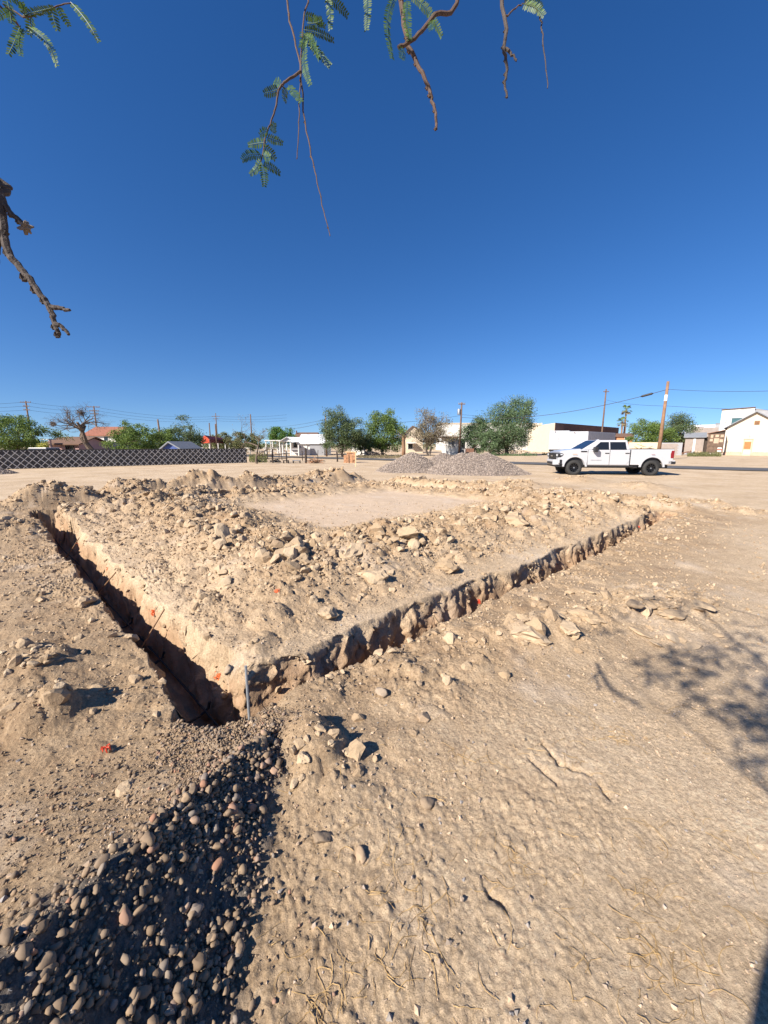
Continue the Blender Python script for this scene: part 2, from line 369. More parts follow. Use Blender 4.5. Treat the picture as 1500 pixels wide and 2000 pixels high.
def terrain(x, y, micro=True, full=False):
    x = np.asarray(x, float); y = np.asarray(y, float)
    far = ss(14, 24, np.hypot(x, y))
    z = .035 * fbm(x * .35, y * .35, 3, 3) + .012 * fbm(x * 2.2, y * 2.2, 9, 3)
    z = z * (1 - .6 * far) * (1 - ss(60, 120, np.hypot(x, y)))
    a = line_d(x, y, A, B); b = -line_d(x, y, A, C); c = -line_d(x, y, C, Dd); d = line_d(x, y, B, Dd)
    wob = .35 * fbm(x * .6, y * .6, 21, 3)
    mod = .75 + .55 * fbm(x * 1.1 + 4, y * 1.1, 23, 3)
    ins = ss(-.05, .12, np.minimum(np.minimum(a, b), np.minimum(c, d)))
    m = np.minimum(a, b) + wob
    near = ss(.55, 1.6, m) * (1 - ss(2.2, 3.9, np.minimum(a + wob, b + wob) + .12 * np.clip(d - 3, -3, 3) * 0)) * ins
    lip = ss(.2, .7, m) * ins
    def span(p, q):
        t = (q - p); L = np.linalg.norm(t); k = ((x - p[0]) * t[0] + (y - p[1]) * t[1]) / (L * L); return ss(-.09, .03, k) * (1 - ss(.97, 1.1, k))
    sc = span(C, Dd); sd = span(B, Dd)
    c2 = c + wob * .6; d2 = d + wob * .5
    farin = np.maximum(ss(.3, .9, c2) * (1 - ss(1.3, 2.7, c2)), .999 * ss(.25, .6, d2) * (1 - ss(.8, 1.9, d2))) * ins
    farout = np.maximum(ss(.3, 1.0, -c2) * (1 - ss(1.4, 2.6, -c2)) * sc, .999 * ss(.3, .8, -d2) * (1 - ss(1.2, 2.3, -d2)) * sd)
    spoil = np.clip(np.maximum(np.maximum(near, farin), farout), 0, 1)
    z = z + near * .27 * mod + lip * .05 + farin * np.where(d < 2, .17, .30) * mod + farout * (.66 - .40 * ss(.4, -.6, d)) * mod
    for bx, by, r, hh in BUMPS:
        q = np.hypot(x - bx, y - by) / r; k = np.exp(-q * q * 1.6); z = z + hh * k * (.8 + .4 * mod); spoil = np.maximum(spoil, .8 * k)
    outR = (1 - ss(.2, 1.9, -a)) * ss(-.3, .1, -a) * span(A, B)          # crumbs along the outer edges
    outL = (1 - ss(.2, 1.6, -b)) * ss(-.3, .1, -b) * span(A, C)
    spoil = np.maximum(spoil, .35 * np.maximum(outR, outL)); spoil = np.maximum(spoil, .55 * lip * (1 - ss(3.2, 4.2, m)))
    hp = heap(x, y) + .03 * fbm(x * 3, y * 3, 71, 3); z = z + np.log1p(np.exp(np.clip(hp * 60, -30, 30))) / 60
    gr = ss(-.03, .03, hp + .02 * fbm(x * 6, y * 6, 72, 2)) * ss(-.05, .12, -line_d(x, y, np.array([HEAP[0][0] - .12, HEAP[0][1]]), np.array([HEAP[-1][0] - .12, HEAP[-1][1]])) + .12 * fbm(x * 4, y * 4, 73, 3))
    if micro:
        cl = cell(x * 3.2, y * 3.2, 31) * .11 + cell(x * 7.5, y * 7.5, 35) * .05
        z = z + spoil * (cl * 1.5 + .06 * fbm(x * 3.5, y * 3.5, 41, 5, .6)) * (1 - far)
        nr = 1 - ss(5, 12, np.hypot(x, y))
        wx_ = x + .02 * fbm(x * 9, y * 9, 55, 2); wy_ = y + .02 * fbm(x * 9 + 5, y * 9, 56, 2)
        rough = .22 + 1.0 * ss(-.15, .40, fbm(x * 1.1, y * 1.1, 58, 3)) + .5 * ss(1.7, .8, np.hypot(x - .1, y - .6))
        z = z + nr * rough * (.34 + .72 * ss(1.3, -.1, x)) * (.005 * cell(wx_ * 13, wy_ * 13, 51) + .013 * cell(wx_ * 29, wy_ * 29, 53) + .021 * cell(wx_ * 52, wy_ * 52, 59) + .0065 * fbm(x * 31, y * 31, 57, 3, .8))
        z = z + (1 - far) * .006 * fbm(x * 5, y * 5, 61, 4, .6)
    for ca, cb in CRACKS:
        z = z - .022 * np.exp(-(seg_d(x, y, ca, cb)[0] / .011) ** 2)
    # trenches
    ws = .085 * fbm(x * 1.7, y * 1.7, 81, 3) + .014 * fbm(x * 6, y * 6, 83, 3) + .006 * fbm(x * 19, y * 19, 85, 2)
    cutm = np.zeros_like(x)
    for p, q, wide_in, nm in ((A, B, .20, a), (A, C, .15, b), (C, C + (Dd - C) * .33, .12, c)):
        dd, k = seg_d(x, y, p, q); inside = nm > 0
        wall = np.where(inside, wide_in, .07)
        edge = np.where(inside, HW + wide_in * .18, HW)
        k2 = np.clip((edge + ws * np.where(inside, 1.4, .9) - dd) / wall, 0, 1)
        cutm = np.maximum(cutm, k2)
    kk = cutm ** np.where(a > 0, .95 * np.exp(.9 * fbm(x * 2.3, y * 2.3, 87, 3)), 1.0)
    fl = -DEPTH + .025 * fbm(x * 3, y * 3, 91, 3) + .012 * fbm(x * 14, y * 14, 92, 3)
    fl = fl * (.12 + .88 * ss(.05, 1.5, np.hypot(x - B[0], y - B[1])))
    chunk = .10 * fbm(x * 5, y * 5, 95, 3, .6) * 4 * kk * (1 - kk)
    z = z * (1 - kk) + fl * kk + chunk
    spoil = spoil * (1 - .7 * cutm)
    if full:
        dl = np.minimum(seg_d(x, y, A, B)[0], seg_d(x, y, A, C)[0]); wb = .5 * fbm(x * 1.3, y * 1.3, 97, 3)
        brown = np.maximum(.85 * (1 - ss(.6, 2.1, dl + wb)), .9 * ss(.25, -.7, x + .5 * wb) * (1 - ss(3, 8, y))) * (1 - ins)
        pad = ins * (1 - ss(.02, .3, spoil)) * ss(3.0, 4.0, np.minimum(a, b) + wob)
        return z, np.clip(np.maximum(spoil, brown), 0, 1), ss(.05, .5, cutm), np.clip(gr, 0, 1) * (1 - cutm), pad
    return z, np.clip(spoil, 0, 1), ss(.05, .5, cutm), np.clip(gr, 0, 1) * (1 - cutm)
def tz(x, y): return float(terrain(np.array([x]), np.array([y]))[0][0])

def axis(lo, hi, c, d0, g, far, gfar):
    def half(end):
        v = [0.0]; 
        while v[-1] < end:
            s_ = v[-1]; v.append(s_ + (d0 + g * s_ if s_ < far else (d0 + g * far) + gfar * (s_ - far)))
        return v
    return np.array([c - t for t in half(c - lo)[::-1]][:-1] + [c + t for t in half(hi - c)])
# grid lines run along the trenches so that their walls stay clean; finer near the camera and at the right-hand trench
th_g = math.atan2((B - A)[1], (B - A)[0]); cg, sg_g = math.cos(th_g), math.sin(th_g)
gx = axis(-4000, 6000, 0.0, .0060, .0047, 17, .16); gy = axis(-4000, 6000, 0.0, .0060, .0047, 17, .16)
va = -A[0] * sg_g + A[1] * cg
def thin(g): return g[(g > -1.6) | (np.arange(len(g)) % 14 == 0)]
gx = thin(gx); gy = thin(gy)
m_ = (gy > va - .05) & (gy < va + .55); gy = np.sort(np.concatenate([gy, (gy[m_] + np.roll(gy, -1)[m_]) / 2]))
UU, VV = np.meshgrid(gx, gy); XX = UU * cg - VV * sg_g; YY = UU * sg_g + VV * cg
Z, sp_, cu_, gr_, pd_ = terrain(XX, YY, True, True)
wallm = 4 * cu_ * (1 - cu_)
wm = np.where((cu_ > .02) & (Z > -.56), 1.0, 0.0) * ss(.0, .12, -(-.62 - Z)) 
for ax_, sd_ in ((0, 401), (1, 431)):
    nzz = .075 * fbm(XX * 3.4 + Z * 2.9, YY * 3.4 - Z * 3.6, sd_, 3, .6) + .055 * (cell(XX * 9 + Z * 8, YY * 9 - Z * 9.5, sd_ + 5) - .12) + .028 * fbm(XX * 15 - Z * 13, YY * 15 + Z * 14, sd_ + 9, 3, .6)
    if ax_ == 0: dX = nzz * wm
    else: dY = nzz * wm
nx, ny = len(gx), len(gy)
idx = np.arange(nx * ny).reshape(ny, nx)
F = np.stack([idx[:-1, :-1], idx[:-1, 1:], idx[1:, 1:], idx[1:, :-1]], -1).reshape(-1, 4)
gm = fast_mesh('ground', np.stack([XX + dX, YY + dY, Z], -1).reshape(-1, 3), F, True, M['soil'])
for n_, v_ in (('spoil', sp_), ('cut', cu_), ('gravelly', gr_), ('pad', pd_)):
    at_ = gm.attributes.new(n_, 'FLOAT', 'POINT'); at_.data.foreach_set('value', v_.astype(np.float32).ravel())
ground = bpy.data.objects.new('ground', gm); link(ground, kind='structure')
print('ground', nx, ny, nx * ny)

# road: a straight asphalt street crossing behind the lot
rp0 = np.array([25.8, 25.8]); rdir = np.array([-.822, .569]); rn = np.array([.569, .822])
def road_pt(s_, o_): return rp0 + rdir * s_ + rn * o_
V = []; Fq = []
ks = np.concatenate([np.linspace(-60, 120, 181)])
rr_ = np.random.default_rng(5)
for i, s_ in enumerate(ks):
    e0 = -2.1 + .18 * rr_.normal() * .6; e1 = 2.1 + .15 * rr_.normal() * .6
    for o_ in (e0, -1, 1, e1):
        p = road_pt(s_, o_); V.append((p[0], p[1], max(tz(p[0], p[1]), -.01) * 0 + .045))
for i in range(len(ks) - 1):
    for j in range(3): Fq.append((i * 4 + j, i * 4 + 4 + j, i * 4 + 5 + j, i * 4 + 1 + j))
ro = bpy.data.objects.new('road', fast_mesh('road', V, np.array(Fq)[:, ::-1], True, M['asphalt'])); link(ro, kind='structure')

# ------------------------------------------------------------------ stones
def ico(sub):
    import bmesh
    bm = bmesh.new(); bmesh.ops.create_icosphere(bm, subdivisions=sub, radius=1.0)
    bm.verts.index_update(); V = np.array([v.co[:] for v in bm.verts]); F = np.array([[v.index for v in f.verts] for f in bm.faces]); bm.free(); return V, F
ICO = {k: ico(k) for k in (1, 2, 3)}
def rock_shape(sub, seed, kind):
    r = np.random.default_rng(seed); V, F = ICO[sub]; V = V.copy()
    if kind == 'clod':
        for _ in range(9):
            n = r.normal(size=3); n /= np.linalg.norm(n); d = r.uniform(.45, .85); k = V @ n - d
            V -= np.outer(np.clip(k, 0, None), n)
        V *= 1 + .10 * r.normal(size=(len(V), 1)) * (.7 if sub > 1 else 1)
        V *= np.array([1, r.uniform(.65, 1), r.uniform(.5, .8)])
    else:
        for _ in range(7):
            n = r.normal(size=3); n /= np.linalg.norm(n); d = r.uniform(.5, .85); k = V @ n - d
            V -= np.outer(np.clip(k, 0, None) * .85, n)
        f = r.normal(size=(3, 3)) * 1.3
        V *= (1 + .07 * np.sin(V @ f + r.uniform(0, 6, 3)).sum(1, keepdims=True))
        V *= np.array([1, r.uniform(.6, .9), r.uniform(.42, .68)])
    return V, F
def rotm(r, n, tilt):
    a = r.uniform(0, 2 * np.pi, n); b = r.normal(0, tilt, n); c = r.normal(0, tilt, n)
    ca, sa, cb, sb, cc, sc_ = np.cos(a), np.sin(a), np.cos(b), np.sin(b), np.cos(c), np.sin(c)
    Rz = np.zeros((n, 3, 3)); Rz[:, 0, 0] = ca; Rz[:, 0, 1] = -sa; Rz[:, 1, 0] = sa; Rz[:, 1, 1] = ca; Rz[:, 2, 2] = 1
    Rx = np.zeros((n, 3, 3)); Rx[:, 0, 0] = 1; Rx[:, 1, 1] = cb; Rx[:, 1, 2] = -sb; Rx[:, 2, 1] = sb; Rx[:, 2, 2] = cb
    Ry = np.zeros((n, 3, 3)); Ry[:, 1, 1] = 1; Ry[:, 0, 0] = cc; Ry[:, 0, 2] = sc_; Ry[:, 2, 0] = -sc_; Ry[:, 2, 2] = cc
    return Rx @ Ry @ Rz
def scatter_mesh(name, P, rad, shapes, seed, mat, smooth, tilt=.5):
    r = np.random.default_rng(seed); n = len(P); Rm = rotm(r, n, tilt); which = r.integers(0, len(shapes), n)
    Vs = []; Fs = []; off = 0
    for k, (V, F) in enumerate(shapes):
        s_ = np.where(which == k)[0]
        if not len(s_): continue
        W = np.einsum('nij,vj->nvi', Rm[s_], V) * rad[s_][:, None, None] + P[s_][:, None, :]
        Fk = F[None] + (np.arange(len(s_)) * len(V))[:, None, None] + off
        Vs.append(W.reshape(-1, 3)); Fs.append(Fk.reshape(-1, 3)); off += len(s_) * len(V)
    return fast_mesh(name, np.concatenate(Vs), np.concatenate(Fs), smooth, mat)
def project(P):
    d = P - np.array([0, 0, CAM_H]); dep = d[:, 1] * CP - d[:, 2] * SP; up = d[:, 1] * SP + d[:, 2] * CP
    dep = np.maximum(dep, .05); return 750 + FPX * d[:, 0] / dep, 1000 - FPX * up / dep, dep
def shared(name, shapes, mat, smooth): return [fast_mesh(name, V, F, smooth, mat) for V, F in shapes]
def place_individuals(P, rad, meshes, seed, name, cat, label_of, tilt=.5):
    r = random.Random(seed)
    for p, s_ in zip(P, rad):
        o = bpy.data.objects.new(name, meshes[r.randrange(len(meshes))]); COL.objects.link(o)
        o.location = tuple(float(v) for v in p); k = float(s_)
        o.scale = (k * r.uniform(.85, 1.15), k * r.uniform(.85, 1.15), k * r.uniform(.85, 1.1)); o.rotation_euler = (r.gauss(0, tilt), r.gauss(0, tilt), r.uniform(0, 6.28))
        lab, grp = label_of(p); tag(o, lab, cat, grp)
clod2 = [rock_shape(2, 100 + i, 'clod') for i in range(10)]
clod3 = [rock_shape(3, 100 + i, 'clod') for i in range(10)]
clod1 = [rock_shape(1, 200 + i, 'clod') for i in range(12)]
riv2 = [rock_shape(2, 300 + i, 'river' if i < 6 else 'clod') for i in range(10)]
riv1 = [rock_shape(1, 400 + i, 'river' if i < 7 else 'clod') for i in range(12)]

# dirt clods thrown out of the trenches
rng = np.random.default_rng(11)
def sample(n, x0, x1, y0, y1, seed): 
    r = np.random.default_rng(seed); return r.uniform(x0, x1, n), r.uniform(y0, y1, n), r
cx, cy, r_ = sample(210000, -11, 10, 1.2, 18.5, 12)
z_, s_, c_, g_ = terrain(cx, cy)
cl_n = ss(-.3, .5, fbm(cx * .9, cy * .9, 131, 3))
wallc = ss(.02, .2, c_) * ss(-.56, -.3, z_) * (line_d(cx, cy, A, B) > 0)
dleg = np.minimum(seg_d(cx, cy, A, B)[0], seg_d(cx, cy, A, C)[0])
prob = .035 * (1 - ss(.8, 3.0, dleg)) * cl_n * (1 - c_) + .05 * (1 - ss(.2, 1.0, dleg)) * (1 - c_) + np.maximum(.0, .55 * wallc) + (s_ ** 1.5) * (.16 + .84 * cl_n) * (1 - c_) * .60
keep = (r_.uniform(size=len(cx)) < prob)
cx, cy, z_, s_ = cx[keep], cy[keep], z_[keep], s_[keep]
rad = np.minimum(.0165 * (r_.pareto(1.6, len(cx)) + 1), .10 + .03 * r_.uniform(size=len(cx))) * (.30 + .85 * s_)
P = np.stack([cx, cy, z_ + rad * .08], -1)
px_, py_, dep_ = project(P); inf = (px_ > -20) & (px_ < 1520) & (py_ < 2020)
P, rad, px_, dep_ = P[inf], rad[inf], px_[inf], dep_[inf]
order = np.argsort(-(rad / dep_)); P, rad = P[order], rad[order]
NI = 280
def clod_label(p):
    a = line_d(p[0], p[1], A, B); b = -line_d(p[0], p[1], A, C); c = -line_d(p[0], p[1], C, Dd); d = line_d(p[0], p[1], B, Dd)
    if min(a, b, c, d) < 0:
        if b < 0 and c > -.5: return 'dirt clod lying left of the deep shaded trench', 'dirt clods left of the trench'
        if a < 0: return 'dirt clod on the open ground right of the long trench', 'dirt clods right of the trench'
        return 'dirt clod on the spoil ridge beyond the far trench', 'dirt clods on the far spoil ridge'
    if c < 3 or d < 2: return 'dirt clod in the rubble along the far side of the bare pad', 'dirt clods beyond the pad'
    if a < b: return 'dirt clod in the rubble between the right trench and the bare pad', 'dirt clods inside the right trench'
    return 'dirt clod in the rubble between the left trench and the bare pad', 'dirt clods inside the left trench'
place_individuals(P[:NI], rad[:NI], shared('dirt_clod', clod2, M['clod'], False), 13, 'dirt_clod', 'dirt clod', clod_label)
print('clods', len(P))
o = bpy.data.objects.new('dirt_clods', scatter_mesh('dirt_clods', P[NI:NI + 4200], rad[NI:NI + 4200], clod1, 14, M['clod_i'], False)); link(o)
REST = (P[NI + 4200:], rad[NI + 4200:])
tag(o, 'loose rubble of small pale dirt clods beside the trenches', 'rubble', kind='stuff')
# crumbs: finer loose soil on the same ground
cx, cy, r_ = sample(130000, -8, 8, .9, 11, 15)
z_, s_, c_, g_ = terrain(cx, cy)
keep = r_.uniform(size=len(cx)) < (.10 + .9 * s_) * (1 - c_) * .45 * np.clip(5 / np.hypot(cx, cy), 0, 1)
cx, cy, z_ = cx[keep], cy[keep], z_[keep]; rad = r_.uniform(.005, .014, len(cx)) * np.clip(np.hypot(cx, cy) / 3.5, .7, 1.8)
P = np.stack([cx, cy, z_ + rad * .3], -1); px_, py_, _ = project(P); k = (px_ > -10) & (px_ < 1510) & (py_ < 2010)
o0 = [(V, F) for V, F in [(lambda V, F: (V, F))(*ICO[1])]]
def tiny(seed):
    r = np.random.default_rng(seed); t = (1 + 5 ** .5) / 2
    V = np.array([(-1, t, 0), (1, t, 0), (-1, -t, 0), (1, -t, 0), (0, -1, t), (0, 1, t), (0, -1, -t), (0, 1, -t), (t, 0, -1), (t, 0, 1), (-t, 0, -1), (-t, 0, 1)], float) / 1.9
    F = np.array([(0, 11, 5), (0, 5, 1), (0, 1, 7), (0, 7, 10), (0, 10, 11), (1, 5, 9), (5, 11, 4), (11, 10, 2), (10, 7, 6), (7, 1, 8), (3, 9, 4), (3, 4, 2), (3, 2, 6), (3, 6, 8), (3, 8, 9), (4, 9, 5), (2, 4, 11), (6, 2, 10), (8, 6, 7), (9, 8, 1)])
    V = V * (1 + .16 * r.normal(size=(12, 1))) * np.array([1, r.uniform(.6, .95), r.uniform(.5, .8)]); return V, F
tinys = [tiny(i) for i in range(10)]
print('crumbs', k.sum())
octs = []
for i in range(8):
    r = np.random.default_rng(900 + i); Vo = np.array([(1, 0, 0), (-1, 0, 0), (0, 1, 0), (0, -1, 0), (0, 0, 1), (0, 0, -1)], float) + r.normal(0, .18, (6, 3)); Vo[:, 2] *= .75
    octs.append((Vo, np.array([(0, 2, 4), (2, 1, 4), (1, 3, 4), (3, 0, 4), (2, 0, 5), (1, 2, 5), (3, 1, 5), (0, 3, 5)])))
o = bpy.data.objects.new('clod_rubble', scatter_mesh('clod_rubble', REST[0], REST[1], tinys, 17, M['clod_i'], False)); link(o); tag(o, 'small angular dirt rubble between the larger clods', 'rubble', kind='stuff')
o = bpy.data.objects.new('soil_crumbs', scatter_mesh('soil_crumbs', P[k], rad[k], octs, 16, M['clod_i'], False)); link(o)
tag(o, 'fine loose crumbs of tan soil spread over the ground', 'soil crumbs', kind='stuff')

# single boulders and stones that stand out
BIG = [(1032, 1243, .23, 'flat pale boulder half buried right of the trench, with deep shadow under its right edge', .55),
       (1108, 1232, .15, 'crumbled pale slab right beside the big half buried boulder', .5),
       (1152, 1208, .20, 'broad low slab of crust beyond the big half buried boulder', .4),
       (1241, 1183, .085, 'smooth grey rounded boulder lying on the open ground at right', .55),
       (1310, 1200, .15, 'wide flat crust slab at right near the tree shadow', .35),
       (1005, 1022, .33, 'large rounded dirt boulder above the long trench, at the edge of the pad', .6),
       (876, 1114, .22, 'upright angular clod with dark right side above the long trench', .8),
       (725, 1135, .24, 'blocky clod in the middle of the rubble between both trenches', .75),
       (690, 1083, .27, 'wide jagged slab on top of the rubble between both trenches', .6),
       (800, 1048, .20, 'clod standing alone at the near edge of the bare pad', .8),
       (640, 1205, .12, 'dark cornered clod above the near bend of the trench', .8),
       (165, 1178, .115, 'lump hanging over the left edge of the shaded trench', .7),
       (448, 1312, .05, 'dark round stone beside the orange dab at the trench corner', .9),
       (628, 1640, .047, 'brown stone with long shadow on the ground right of the stone heap', .75),
       (706, 1672, .036, 'small dark stone just right of the brown stone', .75),
       (834, 1570, .040, 'tan stone beside a white pebble in the open foreground', .7),
       (862, 1572, .018, 'small white pebble right beside a tan stone in the foreground', .7),
       (828, 1405, .06, 'clod on the smooth ground below the long trench', .75),
       (745, 1357, .055, 'grey pointed stone below the long trench', .8),
       (820, 940, .42, 'tilted slab on the far spoil ridge in front of the gravel piles', .8),
       (590, 1485, .05, 'clod among crumbs right of the gravel by the trench corner', .8)]
ms_b = shared('boulder', clod3, M['clod'], False); ms_r = shared('loose_stone', [rock_shape(3, 130 + i, 'clod') for i in range(6)], M['tanstone'], True)
for i, (px, py, r, lab, zs) in enumerate(BIG):
    p = gp(px, py)
    for _ in range(4): p = gp(px, py, tz(p[0], p[1]))
    smooth = 'stone' in lab or 'pebble' in lab or 'smooth' in lab
    o = bpy.data.objects.new('loose_stone' if smooth else 'dirt_boulder', (ms_r if smooth else ms_b)[i % 6]); COL.objects.link(o)
    o.location = (p[0], p[1], p[2] + r * zs * .28); o.scale = (r, r * .9, r * zs * 1.15); o.rotation_euler = (.1 * math.sin(i * 3), .12 * math.cos(i * 5), i * 1.7)
    tag(o, lab, 'stone' if smooth else 'boulder')

# small rubble piles, edge rubble and crust slabs off the main spoil
ms_c = shared('dirt_clod', clod2, M['clod'], False); rr_ = random.Random(77)
def drop(x, y, r, zs, lab, grp, name='dirt_clod', cat='dirt clod'):
    o = bpy.data.objects.new(name, ms_c[rr_.randrange(10)]); COL.objects.link(o); o.location = (x, y, tz(x, y) + r * zs * .2)
    o.scale = (r * rr_.uniform(.8, 1.2), r * rr_.uniform(.7, 1.1), r * zs); o.rotation_euler = (rr_.gauss(0, .25), rr_.gauss(0, .25), rr_.uniform(0, 6.28)); tag(o, lab, cat, grp)
for px, py, n_, sp2_, lab, grp in ((70, 1300, 22, .17, 'clod in the small rubble pile at the left edge beside the trench', 'clods of the left rubble pile'), (25, 1040, 16, .5, 'clod of the spoil at the far left edge of the lot', 'clods at the far left'),
                                 (130, 1385, 8, .14, 'clod on the ground just below the left rubble pile', 'clods below the left pile'), (640, 1495, 22, .13, 'clod in the loose patch right of the spilled gravel', 'clods right of the gravel')):
    c0 = gp(px, py)
    for k in range(n_): drop(c0[0] + rr_.gauss(0, sp2_), c0[1] + rr_.gauss(0, sp2_ * .7), rr_.uniform(.016, .05) * (1 if sp2_ < .3 else 1.8), .75, lab, grp)
ua = (B - A) / np.linalg.norm(B - A); na = np.array([ua[1], -ua[0]])
for k in range(46):
    s0 = rr_.uniform(.5, 2.0) if k < 26 else rr_.uniform(2, 8); q = A + ua * s0 + na * (HW + .05 + abs(rr_.gauss(0, .06))); drop(q[0], q[1], rr_.uniform(.018, .05), .75, 'clod in the row of crumbs along the near edge of the right trench', 'clods on the trench edge')
for k in range(34):
    q = gp(rr_.uniform(980, 1400), rr_.uniform(1140, 1265)); drop(q[0], q[1], rr_.uniform(.05, .13), .30, 'thin flat crust flake on the open ground right of the trench', 'crust flakes right of the trench', 'crust_flake', 'crust flake')
# river stones of the heap
cx, cy, r_ = sample(80000, -2.6, -.15, .25, 2.6, 31)
z_, s_, c_, g_ = terrain(cx, cy, False); z_ = terrain(cx, cy)[0]
corner = gp(470, 1425)[:2]; dc = np.hypot((cx - corner[0]) * .8 + .05, cy - corner[1] + .06)
mid = gp(420, 1480)[:2]; dm = np.hypot(cx - mid[0], (cy - mid[1]) * 1.2)
fr_ = np.clip(g_ * (.25 + .75 * ss(-.25, .2, fbm(cx * 5, cy * 5, 73, 2))), 0, 1)
prob = np.maximum(np.maximum(fr_ * .95, .62 * (1 - ss(.14, .40, dc))), .45 * (1 - ss(.15, .45, dm)))
prob = np.maximum(prob, .09 * ss(-.10, .0, heap(cx, cy)) + .02)
keep = (r_.uniform(size=len(cx)) < prob) & (c_ < .3)
cx, cy, z_, g_ = cx[keep], cy[keep], z_[keep], g_[keep]
rad = np.minimum(r_.lognormal(math.log(.0084), .48, len(cx)), .025) * (.65 + .45 * g_)
P = np.stack([cx, cy, z_ + rad * r_.uniform(.1, .9, len(cx))], -1)
px_, py_, dep_ = project(P); k = (px_ > -30) & (px_ < 1530) & (py_ < 2050); P, rad, dep_, px_, py_ = P[k], rad[k], dep_[k], px_[k], py_[k]
order = np.argsort(-(rad / dep_)); P, rad = P[order], rad[order]
print('river stones', len(P))
def riv_label(p):
    if p[1] > 1.75: return 'rounded grey brown stone of the gravel spilled at the near trench corner', 'stones by the trench corner'
    if heap(np.array([p[0]]), np.array([p[1]]))[0] < .0: return 'rounded river stone lying loose around the foot of the stone heap', 'stones around the heap'
    if p[1] > 1.25: return 'rounded river stone near the top end of the dark heap at bottom left', 'river stones at the far end of the heap'
    if p[0] > -.72: return 'rounded river stone along the right foot of the dark heap at bottom left', 'river stones along the right foot of the heap'
    if p[1] < .85: return 'rounded river stone at the bottom edge of the picture in the dark heap', 'river stones at the near end of the heap'
    return 'rounded river stone on the middle of the dark slope of the heap', 'river stones on the slope of the heap'
place_individuals(P[:280], rad[:280], shared('river_stone', riv2, M['river'], True), 33, 'river_stone', 'stone', riv_label, .45)
o = bpy.data.objects.new('river_gravel', scatter_mesh('river_gravel', P[280:4500], rad[280:4500], riv1, 34, M['river_i'], True, .5)); link(o)
tag(o, 'heaped rounded river gravel filling the bottom left corner', 'gravel', kind='stuff')
o = bpy.data.objects.new('fine_gravel', scatter_mesh('fine_gravel', P[4500:], rad[4500:], tinys, 35, M['river_i'], True, .5)); link(o)
tag(o, 'fine gravel between the river stones at bottom left', 'gravel', kind='stuff')

# pebbles over the foreground
cx, cy, r_ = sample(46000, -2.5, 4.5, .6, 5, 41)
z_, s_, c_, g_ = terrain(cx, cy)
keep = (r_.uniform(size=len(cx)) < (.25 + .6 * ss(-.2, .5, fbm(cx * 1.2, cy * 1.2, 141, 3))) * np.clip(1.6 / (cy + .3), 0, 1)) & (c_ < .1)
cx, cy, z_ = cx[keep], cy[keep], z_[keep]; rad = np.minimum(.0024 * (r_.pareto(2.1, len(cx)) + 1), .013)
P = np.stack([cx, cy, z_ + rad * .15], -1); px_, py_, _ = project(P); k = (px_ > -10) & (px_ < 1510) & (py_ < 2010)
o = bpy.data.objects.new('pebbles', scatter_mesh('pebbles', P[k], rad[k], octs, 42, M['pebble_i'], False)); link(o)
tag(o, 'scattered pebbles and grit on the sandy foreground', 'pebbles', kind='stuff')

# dry straw and rootlets pressed into the crust
mb = MB(); r = random.Random(5)
cent = [gp(820, 1805), gp(700, 1930), gp(1340, 1915), gp(1100, 1480), gp(920, 1490), gp(1000, 1700), gp(1200, 1440), gp(620, 1960), gp(760, 1700), gp(1290, 1860), gp(1230, 1740)]
for i in range(330):
    if r.random() < .55: c0 = r.choice(cent); x = c0[0] + r.gauss(0, .07); y = c0[1] + r.gauss(0, .05)
    else:
        q = gp(r.uniform(520, 1480), r.uniform(1380, 1990)); x, y = q[0], q[1]
    a = r.uniform(0, 6.28); L = r.uniform(.03, .16); n = 6; bend = r.gauss(0, 1.6); pts = []
    for k in range(n):
        pts.append((x, y)); a += bend / n + r.gauss(0, .18); x += math.cos(a) * L / n; y += math.sin(a) * L / n
    zz = terrain(np.array([p[0] for p in pts]), np.array([p[1] for p in pts]))[0]
    mb.tube([(p[0], p[1], z + .004) for p, z in zip(pts, zz)], r.uniform(.0007, .0014), 3, False)
o = mb.build('dry_straw', M['straw']); tag(o, 'thin dry straw and rootlets lying on the sandy crust', 'straw', kind='stuff')

# ------------------------------------------------------------------ trench steel, stakes, paint
def on_ground(px, py):
    p = gp(px, py)
    for _ in range(6): p = gp(px, py, tz(p[0], p[1]))
    return p
u_l = (C - A) / np.linalg.norm(C - A); n_l = np.array([u_l[1], -u_l[0]])      # n_l points to the inner side
u_r = (B - A) / np.linalg.norm(B - A); n_r = np.array([-u_r[1], u_r[0]])
def trench_pt(leg, s_, o_, z): 
    u, n = (u_l, n_l) if leg == 'l' else (u_r, n_r); q = A + u * s_ + n * o_; return (q[0], q[1], z)
LL = np.linalg.norm(C - A)
for o_, lab in ((-.09, 'black reinforcing bar along the outer side of the shaded trench floor'), (.07, 'black reinforcing bar along the inner side of the shaded trench floor')):
    mb = MB(); mb.tube([trench_pt('l', s_, o_ + .02 * math.sin(s_ * 1.3), -.47 + .012 * math.sin(s_ * 2 + o_ * 30)) for s_ in np.linspace(-.1, LL, 40)], .0085, 6)
    o = mb.build('reinforcing_bar', M['wire'], origin=base_of(mb)); tag(o, lab, 'rebar', 'bars on the trench floor')
ties = [(.62, 'nearest the trench corner'), (1.75, 'second from the trench corner'), (2.9, 'third from the trench corner'), (4.4, 'fourth from the trench corner'), (6.3, 'farthest from the trench corner')]
